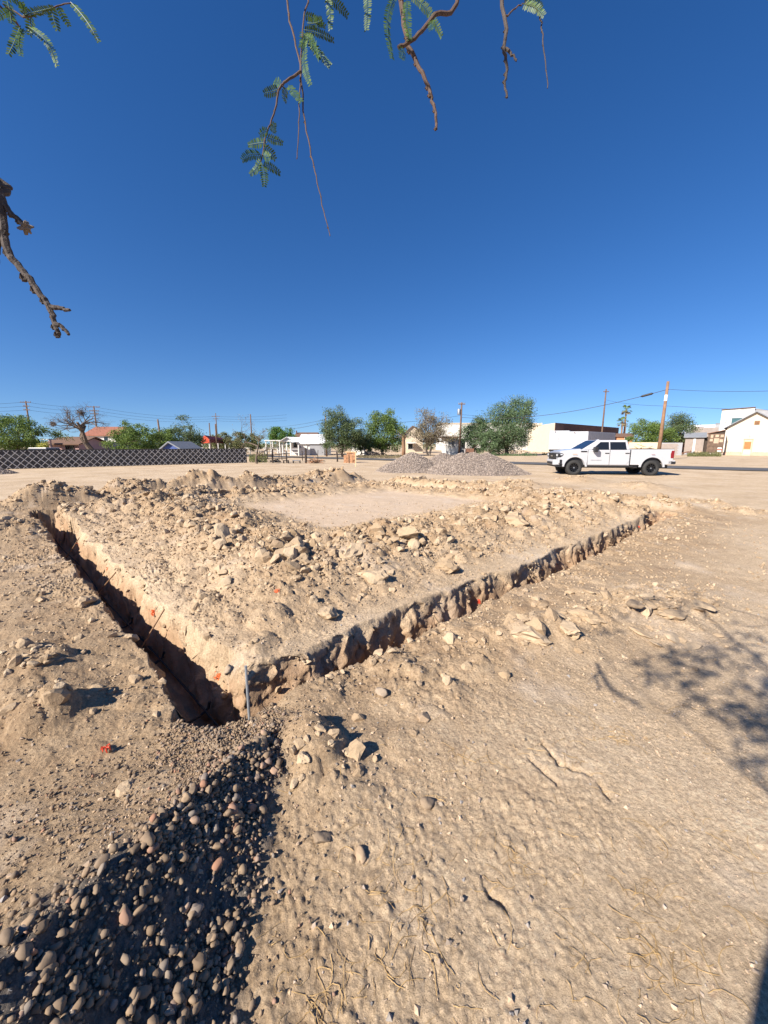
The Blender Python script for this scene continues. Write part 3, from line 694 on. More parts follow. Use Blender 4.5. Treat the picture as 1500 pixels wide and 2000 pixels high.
for s_, wh in ties:
    mb = MB(); mb.tube([trench_pt('l', s_, -.22, -.40), trench_pt('l', s_ + .02, -.10, -.50), trench_pt('l', s_ + .04, .05, -.50), trench_pt('l', s_ + .03, .11, -.46), trench_pt('l', s_ + .02, .12, -.40)], .011, 6)
    o = mb.build('support_strap', M['wire'], origin=base_of(mb)); tag(o, 'black strap across the shaded trench floor, ' + wh, 'strap', 'straps across the trench floor')
def stake(name, a_px, b_px, za, zb, r, mat, label, cat):
    a = gp(*a_px, za); b = gp(*b_px, zb); mb = MB(); mb.tube([a, (a + b) / 2 + np.array([0, 0, .0]), b], r, 6)
    o = mb.build(name, mat, origin=b); tag(o, label, cat, None)
stake('rebar_stake', (321, 1190), (262, 1288), .03, -.40, .008, M['rebar'], 'rusty rebar stake leaning across the shaded trench beside an orange dab', 'rebar')
stake('rebar_stake', (226, 1118), (190, 1160), .02, -.40, .008, M['rebar'], 'rusty rebar stake leaning across the shaded trench, second from the corner', 'rebar')
stake('rebar_stake', (155, 1050), (128, 1092), .02, -.40, .008, M['rebar'], 'rusty rebar stake leaning across the shaded trench, farthest from the corner', 'rebar')
stake('rebar_stake', (846, 1200), (874, 1246), -.04, -.36, .008, M['stake'], 'pale rebar stake leaning against the rough wall of the right trench, nearest one', 'rebar')
stake('rebar_stake', (1036, 1112), (1056, 1146), -.02, -.36, .009, M['stake'], 'pale rebar stake leaning against the right trench wall, middle one', 'rebar')
stake('rebar_stake', (1226, 1036), (1240, 1054), -.02, -.30, .010, M['stake'], 'pale rebar stake near the far end of the right trench', 'rebar')
p = gp(487, 1402, -.1); q = p + np.array([-.012, .03, .36])
mb = MB(); mb.tube([p - np.array([0, 0, .3]), p, (p + q) / 2, q], .0095, 8); o = mb.build('rebar_stake', M['rebar_grey'], origin=p); tag(o, 'grey rebar stake standing upright at the near trench corner', 'rebar')
# orange marking paint: blots of pigment stuck to clods, following the surface
def surf(px, py):
    r = ray(px, py); ts = np.linspace(1.2, 14, 3200); X = r[0] * ts; Y = r[1] * ts; Zr = CAM_H + r[2] * ts
    zt = terrain(X, Y)[0]; k = np.argmax(Zr < zt); return np.array([X[k], Y[k], zt[k]])
for px, py, wpx, m_, lab in ((301, 1196, 13, 'orange', 'orange paint dab on the sunlit trench wall beside a stake'), (429, 1322, 15, 'orange', 'orange paint dab beside the dark stone at the trench corner'),
                         (158, 1062, 9, 'orange', 'faint orange paint dab far along the left trench'), (212, 1113, 8, 'orange', 'small orange paint dab on the left trench wall, second farthest'),
                         (647, 1289, 11, 'red_flag', 'red paint dab in the shade of the right trench wall'), (935, 1177, 9, 'red_flag', 'red paint dab high on the right trench wall'),
                         (1085, 1104, 8, 'red_flag', 'red paint dab on the right trench wall, third from the corner'), (1246, 1030, 6, 'red_flag', 'red paint dab near the far end of the right trench'),
                         (541, 1154, 10, 'orange', 'pale orange paint dab on a clod in the rubble')):
    s0 = surf(px, py); dep = np.linalg.norm(s0 - np.array([0, 0, CAM_H])); R = wpx / FPX * dep * .5
    view = (np.array([0, 0, CAM_H]) - s0); view /= np.linalg.norm(view)
    rr = np.random.default_rng(int(px)); n = 70; off = rr.normal(0, .42, (n, 3)) * R; P = s0 + off - view * np.dot(off, view)[:, None] + view * .006
    o = bpy.data.objects.new('paint_mark', scatter_mesh('paint_mark', P, rr.uniform(.08, .24, n) * R, tinys, int(px), M[m_], False)); COL.objects.link(o); tag(o, lab, 'paint mark', 'marking paint dabs')
p = on_ground(208, 1470); mb = MB(); mb.tube([p - np.array([0, 0, .05]), p + np.array([.004, 0, .05])], .002, 5)
t = thing('marker_pin', 'small red ribbon marker on the ground left of the gravel', 'marker', p); mb.build('pin', M['rebar'], t)
mb = MB(); rr = random.Random(3)
for k in range(7):
    a = k * .9; q0 = p + np.array([0, 0, .035]); q1 = q0 + np.array([math.cos(a) * .018, math.sin(a) * .018, .008 * math.sin(a * 2)]); q2 = q1 + np.array([math.cos(a) * .006, 0, -.016]); mb.tube([q0, q1, q2], [.003, .005, .0035], 5)
mb.build('ribbon', M['red_flag'], t)
# black pipes lying on the far ground, stakes, dark pile
for a_, b_, lab in (((425, 942), (475, 940), 'short black pipe lying on the bare ground behind the left spoil ridge'), ((528, 935), (628, 931.5), 'long black pipe lying on the bare ground behind the spoil ridge')):
    a = gp(*a_); b = gp(*b_); mb = MB(); mb.tube([a + np.array([0, 0, .06]), (a + b) / 2 + np.array([0, .15, .06]), b + np.array([0, 0, .06])], .05, 8); o = mb.build('black_pipe', M['pipe'], origin=base_of(mb)); tag(o, lab, 'pipe', 'pipes on the ground')
for px, pt, pb, lab in ((1138, 891, 913, 'pale wooden survey stake right of the gravel piles'), (694.5, 884, 912, 'pale wooden survey stake left of the gravel piles')):
    b = gp(px, pb); D = b[1]; z1 = wz(pt, D); mb = MB(); mb.beam((b[0], D, -.1), (b[0] + .02, D, z1), .07, .035, (0, 1, 0)); o = mb.build('survey_stake', M['stake'], origin=b); tag(o, lab, 'stake', 'survey stakes')

# ------------------------------------------------------------------ gravel piles
def mound(name, label, peaks, stones, seed, mat_bed, mat_st, ext, cat='gravel pile', rs=(.022, .055)):
    cx0 = np.mean([p[0] for p in peaks]); cy0 = np.mean([p[1] for p in peaks])
    def hf(x, y):
        h = np.full_like(x, -1.0)
        for (x0, y0, hh, sl) in peaks:
            d = np.hypot(x - x0, y - y0) * (1 + .10 * fbm(x * .7, y * .7, seed, 2)); h = np.maximum(h, hh + .10 - np.sqrt((d * sl) ** 2 + .01))
        return h + .035 * fbm(x * 2.5, y * 2.5, seed + 3, 4, .6)
    g = np.linspace(-ext, ext, 130); X, Y = np.meshgrid(g + cx0, g + cy0); Zm = np.maximum(hf(X, Y), -.08) - .03
    n = len(g); idx = np.arange(n * n).reshape(n, n); F = np.stack([idx[:-1, :-1], idx[:-1, 1:], idx[1:, 1:], idx[1:, :-1]], -1).reshape(-1, 4)
    F = F[(Zm.ravel()[F] > -.10).any(1)]
    t = thing(name, label, cat, (cx0, cy0, 0), 'gravel piles')
    o = bpy.data.objects.new('heap', fast_mesh('heap', np.stack([X - cx0, Y - cy0, Zm], -1).reshape(-1, 3), F, True, mat_bed)); link(o, t)
    r = np.random.default_rng(seed); x = r.uniform(cx0 - ext, cx0 + ext, stones * 3); y = r.uniform(cy0 - ext, cy0 + ext, stones * 3); z = hf(x, y); k = (z > -.02) & (r.uniform(size=len(z)) < 1)
    x, y, z = x[k][:stones], y[k][:stones], z[k][:stones]; rd = r.uniform(rs[0], rs[1], len(x))
    o = bpy.data.objects.new('gravel', scatter_mesh('gravel', np.stack([x - cx0, y - cy0, z - .02], -1), rd, tinys, seed, mat_st, False)); link(o, t); o['kind'] = 'stuff'
D1 = 24.0; D2 = 21.8
mound('gravel_pile', 'grey gravel pile with single pointed top, left of the larger pile', [(wx(806, D1 + 1), D1 + 1.0, wz(883, D1 + 1), .56)], 5000, 61, M['gravel_bed'], M['gravel'], 3.2)
mound('gravel_pile', 'broad grey gravel pile left of the white pickup truck', [(wx(903, D2 + 1.6), D2 + 1.6, wz(884, D2 + 1.6), .57), (wx(950, D2 + 1.7), D2 + 1.7, wz(884, D2 + 1.7), .50), (wx(925, D2 + 1.6), D2 + 1.6, wz(883.5, D2 + 1.6), .55)], 8000, 63, M['gravel_bed'], M['gravel'], 4.4)
mound('gravel_pile', 'low grey gravel saddle between and behind the two larger piles', [(wx(866, 25.5), 25.5, wz(884, 25.5), .55)], 3500, 65, M['gravel_bed'], M['gravel'], 3.0)
mound('gravel_pile', 'dark low gravel pile at the left edge before the lattice fence', [(wx(-12, 22.5), 22.5, .35, .5)], 1200, 67, M['gravel_bed'], M['gravel'], 1.6)

# ------------------------------------------------------------------ pickup truck
def circ(cx_, cz_, r, a0, a1, n=14): return [(cx_ + r * math.cos(math.radians(a0 + (a1 - a0) * i / n)), cz_ + r * math.sin(math.radians(a0 + (a1 - a0) * i / n))) for i in range(n + 1)]
TY = 21.25; TX = (1120 - 750) / FPX * (TY * CP + CAM_H * SP)
tr = thing('pickup_truck', 'white lifted crew cab pickup truck with black wheels parked before the road', 'pickup truck', (TX, TY, 0))
def part(mb, name, mat, par=None, **k):
    o = mb.build(name, mat, None, **k); o.parent = par or tr; return o
WB = 4.09; WR = .425; WH = 2.04         # local: x back, y away from the camera, z up; near side y = 0
# lower front body and cab (one shell with wheel arch)
lo = [(-.62, .62)] + [(-.86, .66), (-.90, .95), (-.88, 1.22), (-.72, 1.30), (-.2, 1.37), (.35, 1.415), (2.955, 1.415), (2.955, .56), (.62, .56)] + circ(0, .45, .56, 12, 168) 
mb = MB(); mb.prism(lo, .0, WH); part(mb, 'body', M['paint_white'], bevel=.045)
# bonnet bulge
mb = MB(); mb.add([(-.80, .28, 1.29), (.42, .22, 1.40), (.42, WH - .22, 1.40), (-.80, WH - .28, 1.29), (-.66, .42, 1.365), (.40, .36, 1.475), (.40, WH - .36, 1.475), (-.66, WH - .42, 1.365)], [(4, 5, 6, 7), (0, 1, 5, 4), (3, 7, 6, 2), (0, 4, 7, 3), (1, 2, 6, 5)]); part(mb, 'bonnet', M['paint_white'], bevel=.03)
# cab greenhouse
b0 = [(.34, .05), (2.95, .05), (2.95, WH - .05), (.34, WH - .05)]; t0 = [(1.22, .22), (2.80, .20), (2.80, WH - .20), (1.22, WH - .22)]
zb, zt = 1.41, 1.95
mb = MB(); V = [(x, y, zb) for x, y in b0] + [(x, y, zt) for x, y in t0]; mb.add(V, [(4, 5, 6, 7), (0, 1, 5, 4), (1, 2, 6, 5), (2, 3, 7, 6), (3, 0, 4, 7), (3, 2, 1, 0)]); part(mb, 'cab', M['paint_white'], bevel=.06)
def lerp3(a, b, t): return tuple(a[i] + (b[i] - a[i]) * t for i in range(3))
def side_pane(x0b, x1b, x0t, x1t, h0, h1, side, prood=.006):
    yb0 = .05; yt0 = .21; pts = []
    for x, h in ((x0b, h0), (x1b, h0), (x1t, h1), (x0t, h1)):
        y = yb0 + (yt0 - yb0) * h - prood; pts.append((x, y if side < 0 else WH - y, zb + (zt - zb) * h))
    return pts
def slab(pts, th, inward):               # thin closed plate from a quad
    a = [Vector(p) for p in pts]; n = (a[1] - a[0]).cross(a[3] - a[0]).normalized() * th
    if n.dot(Vector(inward)) < 0: n = -n
    mb = MB(); m = len(a); V = a + [p + n for p in a]; mb.add(V, [tuple(range(m)), tuple(range(2 * m - 1, m - 1, -1))] + [(i, (i + 1) % m, (i + 1) % m + m, i + m) for i in range(m)]); return mb
for side in (-1, 1):
    inn = (0, -side, 0)
    part(slab(side_pane(.90, 1.80, 1.36, 1.80, .05, .80, side, .02), .03, inn), 'side_window', M['glass'])
    part(slab(side_pane(1.87, 2.73, 1.87, 2.68, .05, .80, side, .02), .03, inn), 'side_window', M['glass'])
part(slab([lerp3((.34, .12, zb), (1.22, .28, zt), .06)[:1] + (.16,) + lerp3((.34, .12, zb), (1.22, .28, zt), .06)[2:], lerp3((.34, 0, zb), (1.22, 0, zt), .06)[:1] + (WH - .16,) + lerp3((.34, 0, zb), (1.22, 0, zt), .06)[2:],
           lerp3((.34, 0, zb), (1.22, 0, zt), .93)[:1] + (WH - .27,) + lerp3((.34, 0, zb), (1.22, 0, zt), .93)[2:], lerp3((.34, 0, zb), (1.22, 0, zt), .93)[:1] + (.27,) + lerp3((.34, 0, zb), (1.22, 0, zt), .93)[2:]], .022, (-1, 0, 1)), 'windscreen', M['glass'])
mb = MB(); mb.prism([(1.42, 1.965), (1.62, 1.965), (1.60, 2.01), (1.50, 1.99)], 1.0, 1.05); part(mb, 'roof_antenna', M['paint_white'])
# doors, near and far, with seams between
for y0, y1 in ((-.014, .02), (WH - .02, WH + .014)):
    for poly, hx in (([(.70, .60), (1.845, .60), (1.845, 1.39), (.74, 1.39), (.68, 1.2)], 1.69), ([(1.865, .60), (2.74, .60), (2.90, .80), (2.90, 1.39), (1.865, 1.39)], 2.76)):
        mb = MB(); mb.prism(poly, y0, y1); d_ = part(mb, 'door', M['paint_white'], bevel=.012)
        yh = y0 - .03 if y0 < 0 else y1; mb = MB(); mb.box(hx - .11, hx + .11, yh, yh + .03, 1.215, 1.255); part(mb, 'handle', M['black_plastic'], d_, bevel=.008)
        if hx < 2:
            mb = MB(); yb_ = y0 - .006 if y0 < 0 else y1
            for k in range(9): mb.box(.86 + k * .065, .86 + k * .065 + .042, yb_, yb_ + .006, .835, .87)
            part(mb, 'badge', M['steel'], d_)
for xs in (.685, 1.855, 2.912):
    mb = MB(); mb.box(xs - .012, xs + .012, -.004, .01, .60, 1.395); part(mb, 'door_seam', M['black_plastic'])
# bed
bedp = [(2.985, .60), (3.40, .60)] + [(x, z) for x, z in circ(WB, .45, .58, 168, 12)] + [(4.72, .62), (5.16, .66), (5.18, 1.46), (2.985, 1.44)]
for y0, y1 in ((0, .08), (WH - .08, WH)):
    mb = MB(); mb.prism(bedp, y0, y1); part(mb, 'bed_side', M['paint_white'], bevel=.02)
mb = MB(); mb.box(5.10, 5.175, .085, WH - .085, .70, 1.44); part(mb, 'tailgate', M['paint_white'], bevel=.02)
mb = MB(); mb.box(2.99, 5.10, .09, WH - .09, .90, .96); mb.box(2.99, 3.04, .09, WH - .09, .965, 1.43); part(mb, 'bed_floor', M['black_plastic'])
mb = MB(); mb.box(2.99, 5.17, .005, .075, 1.452, 1.475); mb.box(2.99, 5.17, WH - .075, WH - .005, 1.452, 1.475); part(mb, 'bed_rail_cap', M['black_plastic'])
# arch trims
for cx_ in (0, WB):
    for y0, y1 in ((-.05, .02), (WH - .02, WH + .05)):
        outer = circ(cx_, .45, .665, 4, 176, 20); inner = circ(cx_, .45, .575, 176, 4, 20); mb = MB(); n = 21
        ring = [(p, q) for p, q in zip(outer, inner[::-1])]
        for (p, q), (p2, q2) in zip(ring[:-1], ring[1:]):
            mb.prism([p, p2, q2, q], y0, y1)
        part(mb, 'wheel_arch', M['paint_white'])
    mb = MB(); mb.prism(circ(cx_, .45, .55, 0, 180, 18), .12, WH - .12); part(mb, 'wheel_well', M['black_plastic'])
# chassis, step bar
mb = MB(); mb.box(-.55, 5.05, .25, .42, .42, .60); mb.box(-.55, 5.05, WH - .42, WH - .25, .42, .60); mb.box(.6, 3.0, .45, WH - .45, .44, .56); mb.box(4.55, 4.9, .3, WH - .3, .5, .62); part(mb, 'chassis', M['black_plastic'])
for y in (.02, WH - .12):
    mb = MB(); mb.box(.62, 3.15, y, y + .10, .475, .545); part(mb, 'step_bar', M['black_plastic'], bevel=.02)
mb = MB(); mb.box(3.05, 3.42, .12, .5, .42, .78); part(mb, 'fuel_tank', M['black_plastic'], bevel=.03)
mb = MB(); mb.tube([(0, .3, .43), (0, WH - .3, .43)], .06, 8); mb.tube([(WB, .3, .43), (WB, WH - .3, .43)], .07, 8); mb.lathe([(0, -.16), (.17, -.1), (.17, .1), (0, .16)], (WB, WH / 2, .43), 'y', 14); part(mb, 'axle', M['black_plastic'])
# front: grille, lamps, bumper
mb = MB(); mb.box(-.945, -.86, .36, WH - .36, .86, 1.24); g_ = part(mb, 'grille', M['black_plastic'], bevel=.02)
for k in range(4):
    mb = MB(); mb.box(-.957, -.944, .42, WH - .42, .91 + k * .085, .94 + k * .085); part(mb, 'grille_bar', M['rim'], g_)
mb = MB(); mb.box(-.97, -.958, WH / 2 - .17, WH / 2 + .17, 1.03, 1.10); part(mb, 'grille_emblem', M['chrome'], g_)
for s_ in (0, 1):
    ya, yb_ = ((-.012, .34) if s_ == 0 else (WH - .34, WH + .012))
    mb = MB(); mb.prism([(-.93, 1.00), (-.93, 1.23), (-.72, 1.24), (-.62, 1.17), (-.66, 1.08), (-.78, 1.00)], ya, yb_); h_ = part(mb, 'headlight', M['black_plastic'], bevel=.015)
    mb = MB(); yy0, yy1 = ((-.02, .10) if s_ == 0 else (WH - .10, WH + .02)); mb.box(-.80, -.68, yy0, yy1, 1.12, 1.19); mb.box(-.938, -.925, ya + .05, yb_ - .05, 1.06, 1.18); part(mb, 'lens', M['lamp_clear'], h_)
mb = MB(); mb.add([(-1.04, .42, .56), (-1.04, WH - .42, .56), (-.66, WH + .015, .60), (-.66, -.015, .60), (-1.06, .42, .86), (-1.06, WH - .42, .86), (-.68, WH + .015, .88), (-.68, -.015, .88)], [(0, 3, 2, 1), (4, 5, 6, 7), (0, 1, 5, 4), (1, 2, 6, 5), (2, 3, 7, 6), (3, 0, 4, 7)]); bp_ = part(mb, 'front_bumper', M['paint_white'], bevel=.03)
mb = MB(); mb.add([(-1.075, .55, .60), (-1.075, WH - .55, .60), (-1.075, WH - .55, .74), (-1.075, .55, .74), (-1.03, .55, .60), (-1.03, WH - .55, .60), (-1.03, WH - .55, .74), (-1.03, .55, .74)], [(0, 1, 2, 3), (7, 6, 5, 4), (0, 4, 5, 1), (1, 5, 6, 2), (2, 6, 7, 3), (3, 7, 4, 0)]); part(mb, 'air_intake', M['black_plastic'], bp_)
mb = MB(); mb.box(-.82, -.70, -.035, .02, .60, .87); part(mb, 'fog_lamp_bezel', M['black_plastic'], bp_)
mb = MB(); mb.box(-.95, -.6, .15, WH - .15, .46, .56); part(mb, 'skid_plate', M['black_plastic'])
mb = MB(); mb.box(.30, .62, -.025, .0, 1.30, 1.36); part(mb, 'fender_vent', M['black_plastic'])
mb = MB(); mb.box(-.16, .10, -.058, -.05, 1.16, 1.18); part(mb, 'marker_lamp', M['orange_lens'])
mb = MB(); mb.box(WB - .08, WB + .10, -.058, -.05, 1.16, 1.18); part(mb, 'marker_lamp', M['lamp_red'])
# mirrors
for sgn, y in ((-1, 0), (1, WH)):
    mb = MB(); mb.box(.90, 1.10, *(sorted((y + sgn * .08, y + sgn * .33))), 1.30, 1.58); mb.beam((1.05, y, 1.40), (1.0, y + sgn * .12, 1.38), .06, .08); part(mb, 'mirror', M['black_plastic'], bevel=.03)
# rear
for y0, y1 in ((-.012, .30), (WH - .30, WH + .012)):
    mb = MB(); mb.prism([(5.03, .97), (5.19, .97), (5.20, 1.38), (5.05, 1.38), (5.01, 1.2)], y0, y1); part(mb, 'tail_light', M['lamp_red'], bevel=.015)
mb = MB(); mb.prism([(4.92, .66), (5.30, .64), (5.33, .78), (5.28, .86), (4.92, .86)], .0, WH); rb_ = part(mb, 'rear_bumper', M['paint_white'], bevel=.03)
mb = MB(); mb.box(5.08, 5.31, -.012, .03, .66, .80); part(mb, 'step_recess', M['black_plastic'], rb_)
mb = MB(); mb.box(4.9, 5.34, WH / 2 - .05, WH / 2 + .05, .52, .62); mb.box(5.16, 5.34, WH / 2 - .03, WH / 2 + .03, .42, .60); part(mb, 'tow_hitch', M['black_plastic'])
for cx_ in (0, WB):
    for y0, sg in ((-.02, 1), (WH + .02, -1)):
        prof = [(.24, .02), (.27, -.005), (.34, -.012), (.395, .01), (.42, .04), (WR, .10), (WR, .22), (.42, .28), (.395, .31), (.27, .31), (.24, .29)]
        mb = MB(); mb.lathe([(r_w, sg * t_w) for r_w, t_w in prof], (cx_, y0, WR), 'y', 40)
        wt = part(mb, 'wheel', M['rubber'], smooth=True)
        mb = MB()
        for k in range(34):                                  # tread lugs
            a = 2 * math.pi * k / 34
            for t_ in (.05, .16, .25):
                a2 = a + (0 if t_ != .16 else .09); c0 = Vector((cx_ + (WR - .005) * math.cos(a2), y0 + sg * t_, WR + (WR - .005) * math.sin(a2))); c1 = Vector((cx_ + (WR + .014) * math.cos(a2), y0 + sg * t_, WR + (WR + .014) * math.sin(a2))); mb.beam(c0, c1, .04, .06, (0, 1, 0))
        part(mb, 'tread', M['rubber'], wt)
        mb = MB(); mb.lathe([(.245, .02), (.25, .06), (.21, .10), (.05, .10), (.0, .10)] if sg > 0 else [(.245, -.02), (.25, -.06), (.21, -.10), (.05, -.10), (.0, -.10)], (cx_, y0, WR), 'y', 32)
        for k in range(10):
            a = 2 * math.pi * k / 10; mb.beam((cx_ + .06 * math.cos(a), y0 + sg * .055, WR + .06 * math.sin(a)), (cx_ + .235 * math.cos(a), y0 + sg * .035, WR + .235 * math.sin(a)), .035, .05, (0, 1, 0))
        part(mb, 'rim', M['rim'], wt)
        mb = MB(); mb.lathe([(0, -.005 * sg), (.035, 0), (.05, .05 * sg)], (cx_, y0 + sg * .03, WR), 'y', 14); part(mb, 'hub_cap', M['steel'], wt)
tr.location.z = tz(TX + 2, TY + 1) - .02; tr.location.y = TY + .35; tr.location.x += .17; tr.rotation_euler = (0, 0, -math.radians(7)); tr.scale = (.98, .98, 1.0)

# ------------------------------------------------------------------ trees
def leaves_mesh(name, P, size, seed, mat, droop=0.0):
    r = np.random.default_rng(seed); n = len(P); d = r.normal(size=(n, 3)); d[:, 2] += droop; d /= np.linalg.norm(d, axis=1, keepdims=True)
    e = r.normal(size=(n, 3)); e -= d * (d * e).sum(1, keepdims=True); e /= np.linalg.norm(e, axis=1, keepdims=True)
    L = (size * r.uniform(.6, 1.4, n))[:, None]; W = L * .42
    V = np.stack([P - d * L * .5, P + e * W * .5 + d * L * .05, P + d * L * .5, P - e * W * .5 + d * L * .05], 1).reshape(-1, 3)
    return fast_mesh(name, V, np.arange(n * 4).reshape(n, 4), False, mat)
def limb(mb, a, b, r0, r1, r, n=5, sag=.0):
    a = np.array(a, float); b = np.array(b, float); pts = []; rad = []; L = np.linalg.norm(b - a)
    for i in range(n + 1):
        t = i / n; p = a + (b - a) * t + np.array([r.gauss(0, .05), r.gauss(0, .05), r.gauss(0, .04)]) * L * (0 < i < n); p[2] += sag * L * math.sin(math.pi * t); pts.append(p); rad.append(r0 + (r1 - r0) * t)
    mb.tube(pts, rad, 6 if r0 > .04 else 4); return pts
def tree(name, label, px, D, top, x0, x1, leaf, nclump=60, nleaf=70, lsize=.22, seed=1, trunk_frac=.28, bottom=None, group='trees beyond the lot', cat='tree', bark='bark', dens=1.0, twiggy=0, stems=1, droop=0):
    r = random.Random(seed); rn_ = np.random.default_rng(seed)
    X = wx(px, D); H = wz(top, D); xa, xb = wx(x0, D), wx(x1, D); cxm = (xa + xb) / 2; rx = (xb - xa) / 2
    t = thing(name, label, cat, (X, D, 0), group)
    zb_ = wz(bottom, D) if bottom else H * trunk_frac; zb_ = max(zb_, .15)
    mb = MB(); th = max(H * trunk_frac, .5); fork = []
    for k in range(stems):
        x_b = X + (k - (stems - 1) / 2) * .45; tp = limb(mb, (x_b, D, -.15), (x_b + r.gauss(0, .15) + (cxm - X) * .2, D + r.gauss(0, .15), th + .3), H * .035 / stems ** .5, H * .024 / stems ** .5, r); fork.append(tp[-1])
    cl = []; tries = 0; zc = zb_ + (H - zb_) * .46
    while len(cl) < nclump and tries < 20000:
        tries += 1
        q = rn_.normal(size=3); q /= np.linalg.norm(q); k = rn_.uniform(.15, 1) ** .42
        an = math.atan2(q[2], q[0]); out = .98 + .15 * math.sin(an * 3 + seed) + .13 * math.sin(an * 5 + seed * 2.3) + .08 * math.sin(an * 9 + seed * 1.7) + .08 * math.sin(math.atan2(q[1], q[0]) * 3 + seed)
        p = np.array([cxm + q[0] * rx * k * out, D + q[1] * rx * .8 * k * out, zc + q[2] * k * out * ((H - zc) * .97 if q[2] > 0 else (zc - zb_) * 1.25)])
        if p[2] > zb_: cl.append(p)
    for i, p in enumerate(cl):
        if i % max(1, len(cl) // (16 + twiggy)) == 0:
            f = fork[i % len(fork)]; mid = np.array(f) * .45 + p * .55 + np.array([0, 0, -.06 * H])
            limb(mb, f, mid, H * .014, H * .007, r, 4); limb(mb, mid, p, H * .007, H * .002, r, 4)
            for _ in range(2 + (4 if twiggy else 0)):
                q = p + rn_.normal(0, .11 * H, 3); limb(mb, mid * .3 + p * .7, q, H * .004, H * .0015, r, 3)
    mb.build('trunk', M[bark], t)
    if nleaf:
        cr = .062 * H + .06; Ps = []
        for p in cl:
            k = int(nleaf * dens * rn_.uniform(.4, 1.4)); q = np.clip(rn_.normal(size=(k, 3)), -1.7, 1.7) * np.array([1.0, 1.0, .72]) * cr * rn_.uniform(.55, 1.15); Ps.append(p + q)
        Pn = np.concatenate(Ps); Pn[:, 2] = np.maximum(Pn[:, 2], .12)
        o = bpy.data.objects.new('crown', leaves_mesh('crown', Pn - np.array(t.location), lsize, seed, M[leaf], droop)); link(o, t)
    return t
def bare_tree(name, label, px, D, top, spread, seed, bark='bark_grey', leaf=None, base_r=.16, group='bare trees', depth=5, mist=(), nleaf=0, lean=0, lsize=.13):
    r = random.Random(seed); X = wx(px, D); H = wz(top, D); t = thing(name, label, 'tree', (X, D, 0), group); mb = MB(); tips = []
    def grow(p, d, L, rad, lev):
        pts = [p]; n = 4
        for i in range(n):
            d = (d + Vector((r.gauss(0, .17), r.gauss(0, .17), r.gauss(.01, .12)))).normalized(); pts.append(pts[-1] + d * L / n)
        mb.tube(pts, [rad * (1 - .42 * i / n) for i in range(n + 1)], 6 if lev > 3 else 4)
        if lev <= 1: tips.extend(pts[2:])
        if lev == 0: return
        for k in range(r.choice((2, 3, 3)) if lev > 1 else 3):
            ax = Vector((r.gauss(0, spread), r.gauss(0, spread), r.gauss(.05, .35))); j = r.choice((2, 3, 4, 4)); grow(pts[j], (d + ax).normalized(), L * r.uniform(.58, .85), rad * .52, lev - 1)
    grow(Vector((X, D, -.1)), Vector((lean, 0, 1.6)).normalized(), H * .28, base_r, depth)
    zmax = max(v[2] for v in mb.v); k = H / zmax; mb.v = [(X + (v[0] - X) * k, D + (v[1] - D) * k, v[2] * k if v[2] > 0 else v[2]) for v in mb.v]
    tips = [Vector((X + (q.x - X) * k, D + (q.y - D) * k, q.z * k)) for q in tips]
    mb.build('trunk', M[bark], t)
    if nleaf:
        rn_ = np.random.default_rng(seed); q = np.array([tuple(v) for v in tips]); q = q[rn_.integers(0, len(q), nleaf)] + rn_.normal(0, .14, (nleaf, 3))
        o = bpy.data.objects.new('crown', leaves_mesh('crown', q - np.array(t.location), lsize, seed, M[leaf])); link(o, t)
    for mpx, mpy, mr in mist:
        c0 = wp(mpx, mpy, D); c0 = np.array(min(tips, key=lambda q: (q.x - c0[0]) ** 2 + (q.z - c0[2]) ** 2)); rn_ = np.random.default_rng(int(mpx)); q = c0 + rn_.normal(0, mr * .5, (350, 3)); o = bpy.data.objects.new('mistletoe_clump', leaves_mesh('mistletoe_clump', q - np.array(t.location), .14, 3, M['bark'])); link(o, t)
    return t
